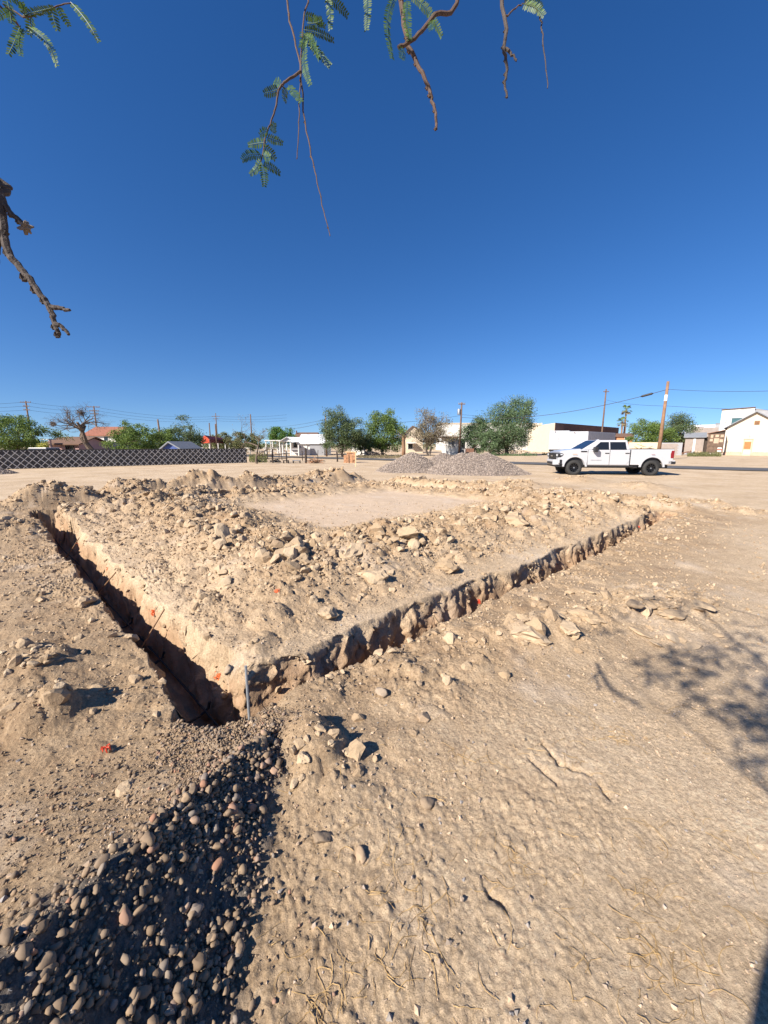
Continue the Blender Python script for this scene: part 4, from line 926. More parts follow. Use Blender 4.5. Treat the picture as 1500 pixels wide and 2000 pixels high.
TREES = [
 ('mesquite_tree', 'wide green mesquite tree at the left edge behind the lattice fence', 30, 40, 806, -70, 96, 'leaf_green', 110, 120, .20, 1, .2, 888),
 ('mesquite_tree', 'rounded green mesquite tree behind the fence, right of the bare spreading tree', 262, 42, 826, 213, 312, 'leaf_green', 80, 120, .18, 2, .2, 888),
 ('dark_tree', 'dark loose tree behind the fence, left of the red roofed shelter', 362, 48, 820, 318, 398, 'leaf_dark', 60, 90, .2, 3, .2, 884),
 ('low_tree', 'low dark green bush mass between the mesquite and the grey gable', 320, 46, 838, 288, 352, 'leaf_green', 50, 90, .2, 4, .15, 886),
 ('olive_tree', 'yellowish low tree behind the bare tree at the fence end', 470, 62, 842, 436, 516, 'leaf_olive', 60, 90, .24, 5, .15, 882),
 ('olive_tree', 'small olive tree right of the red roofed shelter', 434, 75, 843, 412, 452, 'leaf_olive', 40, 80, .26, 6, .2, 880),
 ('green_tree', 'bright green dome shaped tree left behind the white porch house', 548, 80, 834, 522, 577, 'leaf_bright', 60, 100, .28, 7, .35, 864),
 ('tall_tree', 'tall grey green tree right of the leaning pole beside the white house', 668, 53, 800, 622, 708, 'leaf_dark', 110, 120, .2, 8, .22, 882),
 ('tall_tree', 'tall twin topped tree between the white house and the dead palm', 748, 58, 802, 708, 792, 'leaf_green', 110, 120, .22, 9, .2, 880),
 ('dark_tree', 'dark shrubby tree filling the gap right of the white house', 706, 57, 842, 684, 730, 'leaf_dark', 45, 100, .22, 10, .15, 880),
 ('round_tree', 'rounded green tree right of the pole with the transformer', 927, 62, 813, 902, 958, 'leaf_blue', 80, 110, .22, 11, .12, 884),
 ('tall_tree', 'tallest blue green tree with two tops left of the beige building', 992, 60, 772, 946, 1042, 'leaf_blue', 150, 130, .22, 12, .12, 884),
 ('round_tree', 'low leafy tree between the round tree and the tallest tree', 958, 59, 838, 935, 985, 'leaf_blue', 50, 110, .22, 13, .1, 885),
 ('round_tree', 'rounded green tree behind the truck bed, left of the leaning pole', 1262, 70, 816, 1226, 1298, 'leaf_green', 90, 110, .24, 14, .15, 872),
 ('dark_tree', 'narrow dark green tree right of the leaning pole', 1326, 74, 808, 1300, 1348, 'leaf_dark', 70, 100, .25, 15, .2, 868),
 ('small_tree', 'small green tree between the two right hand trees', 1302, 72, 838, 1288, 1318, 'leaf_green', 35, 90, .24, 16, .2, 872)]
for a in TREES:
    nm, lab, px, D, top, x0, x1, leaf, nc, nl, ls, sd, tf, bt = a
    tree(nm, lab, px, D, top, x0, x1, leaf, int(nc * 1.6), int(nl * 1.1), ls * .9, sd, tf, bt)
tree('dry_tree', 'sparse dry tree with two trunks between the dead palm and the white shed', 836, 58, 800, 800, 882, 'leaf_dry', 110, 90, .17, 21, .25, 872, bark='bark_grey', twiggy=24, stems=2)
bare_tree('bare_tree', 'large leafless spreading tree behind the lattice fence', 190, 43, 780, .80, 5, 'bark', None, .24, depth=7, mist=((152, 806, .42), (113, 829, .22)))
bare_tree('bare_tree', 'thin leaning half bare tree at the right end of the lattice fence', 500, 34.5, 806, .6, 9, 'bark', 'leaf_dry', .085, depth=5, nleaf=700, lean=-.08, lsize=.09)
tree('yellow_shrub', 'yellow flowering shrub behind the fence beside the white car roof', 84, 35.5, 865, 75, 92, 'leaf_yellow', 20, 40, .12, 31, .4, 882, cat='shrub', group=None)
# far tree line closing the horizon: reads as one mass
rn_ = np.random.default_rng(77); Ps = []
for k in range(340):
    px = rn_.uniform(-120, 1620); D = rn_.uniform(120, 170); hh = rn_.uniform(2.0, 4.2) * (.6 + .4 * math.sin(px * .03) ** 2); X = wx(px, D)
    q = rn_.normal(size=(55, 3)) * np.array([1.7, 1.7, .3 * hh]); q[:, 2] = np.clip(q[:, 2] + hh * .55, .1, hh * 1.15); Ps.append(q + np.array([X, D, 0]))
o = bpy.data.objects.new('far_woods', leaves_mesh('far_woods', np.concatenate(Ps), .75, 5, M['leaf_dark'])); link(o); tag(o, 'low dark line of far trees along the horizon', 'woods', kind='stuff')
# palms
for px, top, D, lab, sd in ((1216, 791, 130, 'taller fan palm far behind the truck cab', 1), (1211, 814, 128, 'shorter fan palm just below the taller one', 2)):
    X = wx(px, D); H = wz(top, D); r = random.Random(sd); t = thing('fan_palm', lab, 'palm tree', (X, D, 0), 'fan palms'); mb = MB(); mb.tube([(X, D, -.2), (X + .1, D, H * .5), (X, D, H - 1.5)], [.32, .26, .24], 8); mb.build('trunk', M['pole_light'], t)
    for k in range(26):
        a = k * 2.4; el = r.uniform(-.9, 1.2); d = Vector((math.cos(a) * math.cos(el), math.sin(a) * math.cos(el), math.sin(el))); c0 = Vector((X, D, H - 1.6)); c1 = c0 + d * 1.1; mb = MB(); rt = d.cross(Vector((0, 0, 1))).normalized(); upv = rt.cross(d)
        for j in range(9):
            b = (j - 4) * .28; e = (d * math.cos(b) + rt * math.sin(b)); tip = c1 + e * r.uniform(.8, 1.1) + Vector((0, 0, -.25 * abs(b) - .1)); s0 = (rt * math.cos(b) - d * math.sin(b)) * .09; mid = c1 + e * .5 + upv * .05; mb.add([c1, mid + s0, tip, mid - s0], [(0, 1, 2, 3)])
        mb.tube([c0, c1], .03, 3); mb.build('frond', M['leaf_green'] if el > -.3 else M['leaf_dry'], t)
# dead palm / yucca with a thick trunk
D = 56; X = wx(788, D); t = thing('dead_palm', 'dead palm with thick brown trunk and bare spiky fronds', 'palm tree', (X, D, 0)); mb = MB(); Hh = wz(850, D)
mb.tube([(X, D, -.2), (X + .05, D, 1), (X - .02, D, Hh - .6), (X + .1, D, Hh)], [.30, .25, .26, .36], 9); mb.build('trunk', M['pole_light'], t, smooth=True); r = random.Random(8)
for k in range(46):
    a = r.uniform(0, 6.28); el = r.uniform(-.2, 1.1); d = Vector((math.cos(a) * math.cos(el), math.sin(a) * math.cos(el), math.sin(el))); c0 = Vector((X + .08, D, Hh - .2)); L = r.uniform(.9, 1.9); mb = MB(); mb.tube([c0, c0 + d * L * .6, c0 + d * L + Vector((0, 0, -.12))], [.04, .03, .008], 4); mb.build('frond_stalk', M['bark_grey'], t)

# ------------------------------------------------------------------ utility poles and cables
POLE = {}
def pole(key, label, px, D, top, arms=(), r=.14, mat='pole', lean=(0, 0), transformer=None, wrap=False, base_px=None, lamp=False, group='utility poles'):
    X = wx(px, D, top); H = wz(top, D); t = thing('utility_pole', label, 'utility pole', (X, D, 0), group)
    mb = MB(); mb.tube([(X - lean[0] * H, D - lean[1] * H, -.3), (X - lean[0] * H * .5, D - lean[1] * H * .5, H * .5), (X, D, H)], [r, r * .85, r * .68], 10); mb.build('shaft', M[mat], t, smooth=True)
    tops = []
    for zoff, half in arms:
        mb = MB(); mb.beam((X - half, D - .08, H - zoff), (X + half, D - .08, H - zoff), .10, .12); am = mb.build('crossarm', M['pole'], t)
        for q in (-.92, -.45, .45, .92):
            mb = MB(); mb.lathe([(.0, 0), (.045, 0), (.06, .05), (.04, .09), (.05, .13), (.0, .16)], (X + q * half, D - .08, H - zoff + .06), 'z', 8); ins = mb.build('insulator', M['steel'], None, origin=np.array(t.location)); ins.location = (0, 0, 0); ins.parent = am
            tops.append(np.array([X + q * half, D - .08, H - zoff + .2]))
    if transformer:
        dz = transformer; mb = MB(); mb.lathe([(0, 0), (.24, 0), (.25, .05), (.25, .78), (.2, .86), (0, .88)], (X - .38, D, H - dz - .9), 'z', 16); tf = mb.build('transformer', M['steel'], t, smooth=True)
        mb = MB(); mb.box(X - .2, X, D - .04, D + .04, H - dz - .5, H - dz - .42); mb.build('bracket', M['steel'], t)
    if wrap:
        z0 = wz(771, D); z1 = wz(783, D); mb = MB(); f = lambda z: X - lean[0] * (H - z); mb.lathe([(r * .79, z0 - z1), (r * .80, 0)], (0, D, z1), 'z', 12); mb.v = [(v[0] + f(v[2]), v[1], v[2]) for v in mb.v]; mb.build('white_sign', M['white_paint'], t)
        mb = MB(); mb.lathe([(r * 1.04, 0), (r * 1.0, 1.0)], (0, D, .1), 'z', 12); mb.v = [(v[0] + f(v[2]), v[1] - lean[1] * (H - v[2]), v[2]) for v in mb.v]; mb.build('white_base_band', M['white_paint'], t)
    POLE[key] = (np.array([X, D, H]), tops); return t
pole('L1', 'utility pole with three crossarms rising from the tree at far left', 50, 72, 783, ((.25, .95), (.95, .55), (1.6, .55)), .16)
pole('L2', 'utility pole with crossarms behind the large leafless tree', 183, 84, 793, ((.2, 1.3), (1.0, 1.0), (1.6, .9)), .17)
pole('L3', 'short leaning pole behind the mesquites left of the red shelter', 308, 62, 819, (), .17, lean=(-.04, 0))
pole('L4', 'slim utility pole with crossarms above the red roofed shelter', 421, 112, 807, ((.9, 1.1), (1.6, .8)), .16)
pole('L5', 'short pole with a white sign left of the red shelter gable', 408.5, 66, 826, (), .12)
pole('L6', 'short dark pole at the right part of the red shelter', 420.5, 52, 828, (), .11)
pole('L7', 'far pole behind the half bare tree at the fence end', 489, 90, 809, (), .17)
pole('M1', 'brown wooden pole in front of the tall grey green tree', 636, 55, 812, (), .13)
pole('M2', 'utility pole with small crossarm and transformer beside the white shed', 902, 60, 786, ((.25, .5),), .17, transformer=.9, lean=(.018, 0))
pole('R1', 'utility pole with short crossarm rising behind the white trailers', 1184, 78, 760, ((.5, .55),), .18, lean=(.0, 0))
pole('R2', 'thick leaning brown utility pole behind the pickup bed', 1305, 42, 745, (), .19, mat='pole_light', wrap=True, lean=(.012, 0))
pole('R3', 'far thin pole right of the fan palms', 1223, 120, 826, ((.4, .5),), .14)
def cable(label, a, b, sag, r=.02, n=24):
    a = np.array(a, float); b = np.array(b, float); mb = MB(); pts = []
    for i in range(n + 1):
        t = i / n; p = a + (b - a) * t; p[2] -= sag * 4 * t * (1 - t); pts.append(p)
    mb.tube(pts, r, 4, False); o = mb.build('power_cable', M['wire'], origin=a); tag(o, label, 'cable', 'overhead cables')
    return pts
l1, l2, l4 = POLE['L1'], POLE['L2'], POLE['L4']
names3 = ('top', 'middle', 'lowest')
for i in range(3):
    cable('%s cable running left out of the picture from the far left pole' % names3[i], wp(-120, (787, 794, 800)[i], 66), l1[0] + np.array([0, -.1, -.2 - .7 * i]), .3, .022)
    cable('%s cable between the far left pole and the pole behind the leafless tree' % names3[i], l1[0] + np.array([.2, -.1, -.2 - .7 * i]), l2[0] + np.array([0, -.1, -.2 - .7 * i]), .35, .022)
    cable('%s cable from the pole behind the leafless tree to the slim pole' % names3[i], l2[0] + np.array([.2, -.1, -.2 - .7 * i]), l4[0] + np.array([0, -.1, -.9 - .6 * i]), .9, .024)
    cable('%s cable from the slim pole towards the half bare tree' % names3[i], l4[0] + np.array([.2, -.1, -.9 - .6 * i]), wp(560, (810, 816, 821)[i], 125), .4, .024)
m1, m2, r1, r2 = POLE['M1'][0], POLE['M2'][0], POLE['R1'][0], POLE['R2'][0]
cable('sloping cable from the brown pole down to the white house', m1 + np.array([0, 0, -.8]), wp(565, 838, 66), .15, .022)
cable('faint cable from the brown pole to the far left', m1 + np.array([0, 0, -.5]), wp(525, 834, 100), .3, .02)
cable('cable between the brown pole and the transformer pole', m1 + np.array([0, 0, -.9]), m2 + np.array([0, 0, -1.9]), .55, .026)
pm = cable('thick cable from the leaning pole down to the transformer pole', r2 + np.array([0, -.1, -.8]), m2 + np.array([.1, 0, -2.2]), 1.15, .03, 40)
cable('lower cable from the transformer pole into the tall tree', m2 + np.array([.1, 0, -1.8]), wp(985, 812, 62), .1, .02)
cable('upper cable from the leaning pole running out of the picture at right', r2 + np.array([0, -.1, -.8]), wp(1640, 757, 30), .25, .022)
cable('lower cable passing the leaning pole and leaving the picture at right', wp(1184, 781, 77), wp(1304, 793, 42.3), .25, .02)
cable('low cable from the leaning pole across the white gable house', wp(1304, 793, 42.3), wp(1640, 803, 30), .1, .02)
# splice case on the thick cable
a = wp(1262, 768.5, 42.6); a = np.array(pm[0]) + (np.array(pm[-1]) - np.array(pm[0])) * .052; i0 = pm[2]; i1 = pm[3]; d = (np.array(i1) - np.array(i0)); d /= np.linalg.norm(d)
mb = MB(); c0 = np.array(pm[2]); mb.tube([c0 - d * .1, c0, c0 + d * .1, c0 + d * 1.0, c0 + d * 1.1, c0 + d * 1.2], [.03, .05, .12, .12, .05, .03], 10); o = mb.build('splice_case', M['black_plastic'], origin=c0); tag(o, 'black splice case hanging on the thick cable left of the leaning pole', 'splice case')

# ------------------------------------------------------------------ lattice fence
f0 = np.array([wx(-160, 22.2), 22.2]); f1 = gp(482, 904)[:2]
fa = gp(2, 917)[:2]; fd = (f1 - fa) / np.linalg.norm(f1 - fa); f0 = f1 - fd * 27.0
fn = np.array([fd[1], -fd[0]]); FL = 27.0; FH = 1.28
t = thing('lattice_fence', 'dark screened fence with pale diagonal lattice across the left background', 'fence', (*f0, 0))
def fp(s_, o_, z): q = f0 + fd * s_ + fn * o_; return (q[0], q[1], z)
mb = MB(); n = 54; 
for i in range(n):                       # cloth screen with slight billow
    s0, s1 = FL * i / n, FL * (i + 1) / n; w0 = .02 * math.sin(i * 1.7); w1 = .02 * math.sin((i + 1) * 1.7)
    k = len(mb.v); mb.v += [fp(s0, w0, .02), fp(s1, w1, .02), fp(s1, w1 * .3, FH), fp(s0, w0 * .3, FH), fp(s0, w0 - .02, .02), fp(s1, w1 - .02, .02), fp(s1, w1 * .3 - .02, FH), fp(s0, w0 * .3 - .02, FH)]
    mb.f += [tuple(k + j for j in f) for f in ((0, 1, 2, 3), (7, 6, 5, 4), (3, 2, 6, 7))]
mb.build('screen', M['screen'], t)
mb = MB(); mb.beam(fp(0, .0, FH + .02), fp(FL, .0, FH + .02), .05, .05); mb.build('top_rail', M['screen'], t)
for i in range(11):
    mb = MB(); s_ = FL * i / 10; mb.beam(fp(s_, -.06, -.1), fp(s_, -.06, FH + .06), .07, .07, (0, 1, 0)); mb.build('post', M['dark_wood'], t)
PITCHF = .43
n = int(FL / PITCHF) + 3
for sg in (1, -1):
    for i in range(-2, n):
        s0 = i * PITCHF; run = FH / 1.12; a0, a1 = (s0, s0 + run) if sg > 0 else (s0 + run, s0)
        za, zb2 = .03, FH - .02; q0, q1 = 0.0, 1.0
        lo_, hi_ = min(a0, a1), max(a0, a1)
        if hi_ < .05 or lo_ > FL - .05: continue
        def cl_(s_): return min(max(s_, .02), FL - .02)
        def zz_(s_): return za + (zb2 - za) * ((s_ - a0) / (a1 - a0))
        c0, c1 = cl_(a0), cl_(a1); mb = MB(); o_ = .045 if sg > 0 else .062
        mb.beam(fp(c0, o_, zz_(c0)), fp(c1, o_, zz_(c1)), .012, .042); mb.build('lattice_slat', M['slat'], t)

# ------------------------------------------------------------------ buildings
def bthing(name, label, px0, px1, D, depth, cat='building', group=None):
    t = thing(name, label, cat, ((wx(px0, D) + wx(px1, D)) / 2, D, 0), group); return t
def orient(t):                  # turn a house so that its front faces the lot
    th = math.atan2(t.location.x, t.location.y); t.rotation_euler = (0, 0, -th); t.scale = (math.cos(th), 1, 1)
def window(t, px0, px1, py0, py1, D, frame='white_paint', pane='glass', bars=(1, 1), name='window'):
    x0, x1 = wx(px0, D), wx(px1, D); z1, z0 = wz(py0, D), wz(py1, D); fw = .08; mb = MB()
    mb.box(x0 - fw, x1 + fw, D - .07, D - .004, z1, z1 + fw); mb.box(x0 - fw, x1 + fw, D - .07, D - .004, z0 - fw, z0); mb.box(x0 - fw, x0, D - .07, D - .004, z0, z1); mb.box(x1, x1 + fw, D - .07, D - .004, z0, z1)
    for i in range(1, bars[0]): xx = x0 + (x1 - x0) * i / bars[0]; mb.box(xx - .025, xx + .025, D - .06, D - .03, z0, z1)
    for i in range(1, bars[1]): zz = z0 + (z1 - z0) * i / bars[1]; mb.box(x0, x1, D - .058, D - .032, zz - .025, zz + .025)
    f = mb.build(name, M[frame], t); mb = MB(); mb.box(x0, x1, D - .028, D - .003, z0, z1); sub(mb, 'pane', M[pane], f, t); return f
def wallbox(t, px0, px1, D, depth, ztop, mat, name='wall', z0=-.2):
    mb = MB(); mb.box(wx(px0, D), wx(px1, D), D, D + depth, z0, ztop); return mb.build(name, M[mat], t)
def gable_front(t, px0, pxp, px1, D, depth, zeave, zpeak, wmat, rmat, over=.3, th=.14):     # gable end facing the camera
    x0, xp, x1 = wx(px0, D), wx(pxp, D), wx(px1, D); mb = MB(); mb.prism([(x0, -.2), (x1, -.2), (x1, zeave), (xp, zpeak), (x0, zeave)], D, D + depth); mb.build('wall', M[wmat], t)
    sl0 = (zpeak - zeave) / (xp - x0); sl1 = (zpeak - zeave) / (x1 - xp)
    for pts in (((x0 - over, zeave - over * sl0 + .02), (xp, zpeak + .02)), ((x1 + over, zeave - over * sl1 + .02), (xp, zpeak + .02))):
        (xa, za), (xb, zb2) = pts; mb = MB(); mb.prism([(xa, za), (xb, zb2), (xb, zb2 + th), (xa, za + th)], D - over * .9, D + depth + over); mb.build('roof', M[rmat], t)
def gable_side(t, px0, px1, D, depth, zeave, zpeak, wmat, rmat, over=.35, th=.12, hip=0.0):       # ridge parallel to the picture
    x0, x1 = wx(px0, D), wx(px1, D); mb = MB(); V = [(x0, D, -.2), (x1, D, -.2), (x1, D + depth, -.2), (x0, D + depth, -.2), (x0, D, zeave), (x1, D, zeave), (x1, D + depth, zeave), (x0, D + depth, zeave), (x0 + hip, D + depth / 2, zpeak), (x1 - hip, D + depth / 2, zpeak)]
    mb.add(V, [(0, 1, 5, 4), (1, 2, 6, 9, 5) if hip == 0 else (1, 2, 6, 5), (2, 3, 7, 6), (3, 0, 4, 8, 7) if hip == 0 else (3, 0, 4, 7), (4, 5, 9, 8), (6, 7, 8, 9)] + ([] if hip == 0 else [(5, 6, 9), (7, 4, 8)])); mb.build('wall', M[wmat], t)
    s_ = (zpeak - zeave) / (depth / 2)
    mb = MB(); e0 = D - over; ze = zeave - over * s_ + .03; V = [(x0 - over, e0, ze), (x1 + over, e0, ze), (x1 + over * (hip == 0) - hip, D + depth / 2, zpeak + .05), (x0 - over * (hip == 0) + hip, D + depth / 2, zpeak + .05), (x1 + over, D + depth + over, ze), (x0 - over, D + depth + over, ze)]
    V2 = V + [(v[0], v[1], v[2] + th) for v in V]; mb.add(V2, [(6, 7, 8, 9), (8, 10, 11, 9), (0, 1, 7, 6), (1, 2, 8, 7), (2, 4, 10, 8), (3, 0, 6, 9), (5, 3, 9, 11), (0, 3, 2, 1), (2, 3, 5, 4), (4, 5, 11, 10)] + ([] if hip == 0 else [(7, 10, 8), (11, 6, 9)])); return mb.build('roof', M[rmat], t)

# left: pink house, two storey house, sheds, red shelter
t = bthing('pink_house', 'low pink house with brown tiled roof behind the fence at left', 88, 155, 46, 6, 'house'); gable_side(t, 90, 153, 46, 5, wz(868, 46), wz(855, 46), 'pink', 'tile_brown'); window(t, 129, 143, 870, 880, 46, 'dark_wood', 'glass', (2, 1))
mb = MB(); mb.box(wx(86, 45), wx(102, 45), 44.6, 45.6, wz(859, 45), wz(857.5, 45)); mb.build('awning', M['white_paint'], t)
mb = MB(); mb.tube([(wx(103, 45), 44.7, -.1), (wx(103, 45), 44.7, wz(859, 45))], .12, 8); mb.build('post', M['pink'], t)
t = bthing('tile_roof_house', 'two storey pale house with red tiled roof behind the leafless tree', 148, 232, 62, 7, 'house'); r0 = gable_side(t, 168, 230, 62, 6, wz(850, 62), wz(834, 62), 'white_stucco', 'tile_red')
window(t, 205, 213, 853, 861, 62); window(t, 176, 184, 853, 861, 62)
mb = MB(); mb.box(wx(168, 61.9), wx(230, 61.9), 61.80, 61.95, wz(865, 61.9), wz(864, 61.9)); mb.build('ledge', M['tile_brown'], t)
t = bthing('grey_shed', 'grey blue flat shed right beside the pink house', 156, 216, 51, 4, 'shed'); wallbox(t, 158, 214, 51, 4, wz(864, 51), 'greywall'); mb = MB(); mb.box(wx(156, 51), wx(216, 51), 50.7, 55.3, wz(864, 51) + .003, wz(862.5, 51)); mb.build('roof', M['roof_grey'], t); window(t, 200, 209, 871, 879, 51, 'white_paint', 'glass')
t = bthing('grey_gable_shed', 'small grey gabled tarp shelter with blue front behind the fence', 314, 352, 38, 4, 'shed'); gable_front(t, 317, 331, 349, 38, 4, wz(876, 38), wz(865, 38), 'blue_tarp', 'roof_grey')
t = bthing('red_shelter', 'open shelter with bright red gable roof behind the fence', 392, 440, 56, 8, 'shelter')
D = 56; xa, xb = wx(392, D), wx(409, D); zp, ze = wz(850.5, D), wz(857.5, D); zl = wz(866.5, D)
mb = MB(); mb.prism([(xa, zl), (xb, zl + .1), (xb, ze), ((xa + xb) / 2, zp), (xa, ze)], D, D + .15); mb.build('gable', M['red_metal'], t)
xe = wx(440, D + 6)
mb = MB(); ys = D + 6.5; V = [((xa + xb) / 2, D - .05, zp + .05), (xb + .1, D - .05, ze), (xb + .1, D - .05, zl + .15), (xe, ys, wz(857, ys)), (xe + .3, ys, wz(859, ys)), (xe + .3, ys, wz(867, ys))]
mb.add(V + [(v[0] - .02, v[1] + .25, v[2]) for v in V], [(0, 1, 4, 3), (1, 2, 5, 4), (9, 10, 7, 6), (10, 11, 8, 7), (0, 3, 9, 6), (2, 8, 11, 5), (3, 4, 5, 11, 10, 9), (0, 6, 7, 8, 2, 1)]); mb.build('roof', M['shaded_red'], t)
for px, dd in ((394, 0), (408, 0), (425, 4), (439, 6.3)):
    mb = MB(); mb.tube([(wx(px, D + dd), D + dd + .2, -.1), (wx(px, D + dd), D + dd + .2, wz(864, D + dd))], .09, 8); mb.build('post', M['white_paint'], t)
# white car behind the fence
def car(label, px0, px1, D, mat, zs=1.0, name='parked_car', group=None):
    x0, x1 = wx(px0, D), wx(px1, D); L = x1 - x0; t = thing(name, label, 'car', ((x0 + x1) / 2, D, 0), group); f = lambda k: x0 + L * k
    mb = MB(); mb.prism([(f(0), .35), (f(1), .35), (f(1), .82), (f(.97), .92 * zs), (f(.80), .96 * zs), (f(.22), .94 * zs), (f(.03), .78), (f(0), .6)], D, D + 1.75); mb.build('body', M[mat], t, bevel=.06)
    mb = MB(); V = [(f(.24), D + .04, .93 * zs), (f(.84), D + .04, .93 * zs), (f(.84), D + 1.71, .93 * zs), (f(.24), D + 1.71, .93 * zs), (f(.40), D + .22, 1.36 * zs), (f(.72), D + .22, 1.36 * zs), (f(.72), D + 1.53, 1.36 * zs), (f(.40), D + 1.53, 1.36 * zs)]; mb.add(V, [(0, 1, 5, 4), (1, 2, 6, 5), (2, 3, 7, 6), (3, 0, 4, 7)]); mb.build('window', M['glass'], t)
    mb = MB(); mb.box(f(.39), f(.73), D + .2, D + 1.55, 1.36 * zs + .002, 1.42 * zs); mb.build('roof', M[mat], t, bevel=.02)
    for k in (.18, .80):
        for y in (D - .01, D + 1.56):
            mb = MB(); mb.lathe([(0, 0), (.2, 0), (.31, .02), (.32, .1), (.31, .2), (0, .2)], (f(k), y, .32), 'y', 18); mb.build('wheel', M['rubber'], t)
    return t
car('white car roof showing just above the lattice fence at far left', 10, 112, 31.5, 'paint_white')
# white rail fence and pergola
t = thing('rail_fence', 'low white rail fence behind the half bare tree', 'fence', (wx(480, 66), 66, 0))
for i in range(8):
    px = 446 + i * 14; mb = MB(); mb.box(wx(px, 66) - .06, wx(px, 66) + .06, 65.95, 66.07, -.1, 1.15); mb.build('post', M['white_paint'], t)
for z in (.5, 1.0):
    mb = MB(); mb.box(wx(446, 66), wx(544, 66), 65.88, 65.945, z, z + .12); mb.build('rail', M['white_paint'], t)
t = thing('pergola', 'white pergola left of the porch house', 'pergola', (wx(532, 70), 70, 0))
for px in (519, 532, 546):
    for dd in (0, 3): mb = MB(); mb.box(wx(px, 70) - .08, wx(px, 70) + .08, 70 + dd, 70.16 + dd, -.1, wz(861.5, 70)); mb.build('post', M['white_paint'], t)
mb = MB(); mb.box(wx(517, 70), wx(548, 70), 69.8, 73.4, wz(861.4, 70), wz(859.5, 70)); mb.build('roof', M['white_paint'], t)
# white porch house
t = bthing('white_house', 'white house with gabled porch and white metal roof left of the brown pole', 548, 636, 58, 8, 'house'); D = 58
gable_side(t, 584, 634, 60, 7, wz(866, 60), wz(849, 60), 'white_paint', 'roof_white')
mb = MB(); mb.box(wx(605, 59.9), wx(633, 59.9), 59.85, 59.95, -.1, wz(866.5, 60)); mb.build('grey_wall', M['greywall'], t)
x0, xp, x1 = wx(549, D), wx(561, D), wx(584, D)
mb = MB(); mb.prism([(x0, wz(862.5, D)), (wx(573, D), wz(862.5, D)), (xp, wz(854.5, D))], D, D + .12); mb.build('porch_gable', M['white_paint'], t)
for sgn, (xa, xb) in ((-1, (x0 - .3, xp)), (1, (wx(573, D) + .3, xp))):
    mb = MB(); mb.prism([(xa, wz(863.5, D)), (xb, wz(854, D)), (xb, wz(853, D)), (xa, wz(862.4, D))], D - .3, D + 3.5); mb.build('porch_roof', M['roof_white'], t)
mb = MB(); mb.add([(xp, D + .3, wz(853.2, D)), (wx(585, D), D + .3, wz(854, D)), (wx(585, D), D - .2, wz(862.5, D)), (wx(572, D), D - .2, wz(863, D)), (xp, D + .3, wz(854.2, D)), (wx(585, D), D + .3, wz(855, D)), (wx(585, D), D - .2, wz(863.5, D)), (wx(572, D), D - .2, wz(864, D))], [(0, 1, 2, 3), (7, 6, 5, 4), (0, 3, 7, 4), (1, 5, 6, 2), (3, 2, 6, 7), (0, 4, 5, 1)]); mb.build('porch_roof', M['roof_white'], t)
for px in (550.5, 559, 567, 582): mb = MB(); mb.box(wx(px, D) - .075, wx(px, D) + .075, D + .14, D + .29, -.1, wz(862.6, D)); mb.build('post', M['white_paint'], t)
for z in (.45, .95): mb = MB(); mb.box(wx(550.5, D), wx(582, D), D + .2, D + .25, z, z + .08); mb.build('porch_rail', M['white_paint'], t)
mb = MB(); mb.box(wx(566, D + 2), wx(600, D + 2), D + 1.9, D + 1.98, -.1, wz(864, D + 2)); mb.build('front_wall', M['white_paint'], t)
window(t, 573, 581, 864, 874, D + 1.9)
mb = MB(); mb.box(wx(584, 58.6), wx(588, 58.6), 58.4, 58.9, wz(875, 58.6), wz(871.5, 58.6)); mb.build('air_conditioner', M['greywall'], t)
t = bthing('brown_roof_house', 'low house with brown roof behind the white porch house', 572, 618, 88, 8, 'house'); gable_side(t, 575, 614, 88, 8, wz(857, 88), wz(845, 88), 'cream2', 'tile_brown'); mb = MB(); mb.box(wx(579, 91), wx(580.5, 91), 91, 91.4, wz(848, 91), wz(841, 91)); mb.build('chimney', M['brown_wall'], t)
t = bthing('white_shed', 'white shed half hidden by the tall grey green tree', 686, 713, 63, 5, 'shed'); gable_front(t, 686, 690, 711, 63, 5, wz(862, 63), wz(848, 63), 'white_paint', 'roof_white')
# tan house behind the dry tree, white house with barred window
t = bthing('tan_house', 'peach gabled house behind the dry tree', 790, 850, 78, 7, 'house'); gable_front(t, 791, 806, 826, 78, 5, wz(846, 78), wz(833, 78), 'cream2', 'tile_brown'); window(t, 797, 806, 867, 877, 78); mb = MB(); mb.box(wx(795, 77), wx(812, 77), 76.5, 78, wz(866, 77), wz(864, 77)); mb.build('awning', M['white_paint'], t)
t = bthing('white_shop', 'small white flat roofed building with barred window beside the transformer pole', 868, 906, 63, 5); wallbox(t, 872, 895, 63, 5, wz(855, 63), 'white_paint'); mb = MB(); mb.box(wx(864, 63), wx(899, 63), 62.0, 68.5, wz(855, 63) + .003, wz(852.5, 63)); mb.build('roof', M['tile_brown'], t); window(t, 876, 888, 857, 873, 63, 'white_paint', 'glass', (4, 5))
mb = MB(); mb.box(wx(895, 63) + .003, wx(910, 63), 63.6, 67, -.2, wz(857, 63)); mb.build('annex', M['greywall'], t); window(t, 901, 905, 864, 874, 63.6)
t = bthing('long_white_building', 'long white building behind the trees in the middle', 860, 1056, 112, 12); wallbox(t, 862, 1044, 112, 12, wz(827.5, 112), 'white_stucco'); mb = MB(); mb.box(wx(860, 112), wx(1046, 112), 111.8, 124.2, wz(827.5, 112) + .003, wz(826, 112)); mb.build('parapet', M['cream'], t)
t = thing('rusty_cart', 'rusty brown metal cart beside the transformer pole', 'cart', (wx(918, 58), 58, 0)); D = 58
mb = MB(); mb.box(wx(911, D), wx(926, D), D, D + 1.4, .35, wz(876, D)); mb.build('box', M['rust'], t)
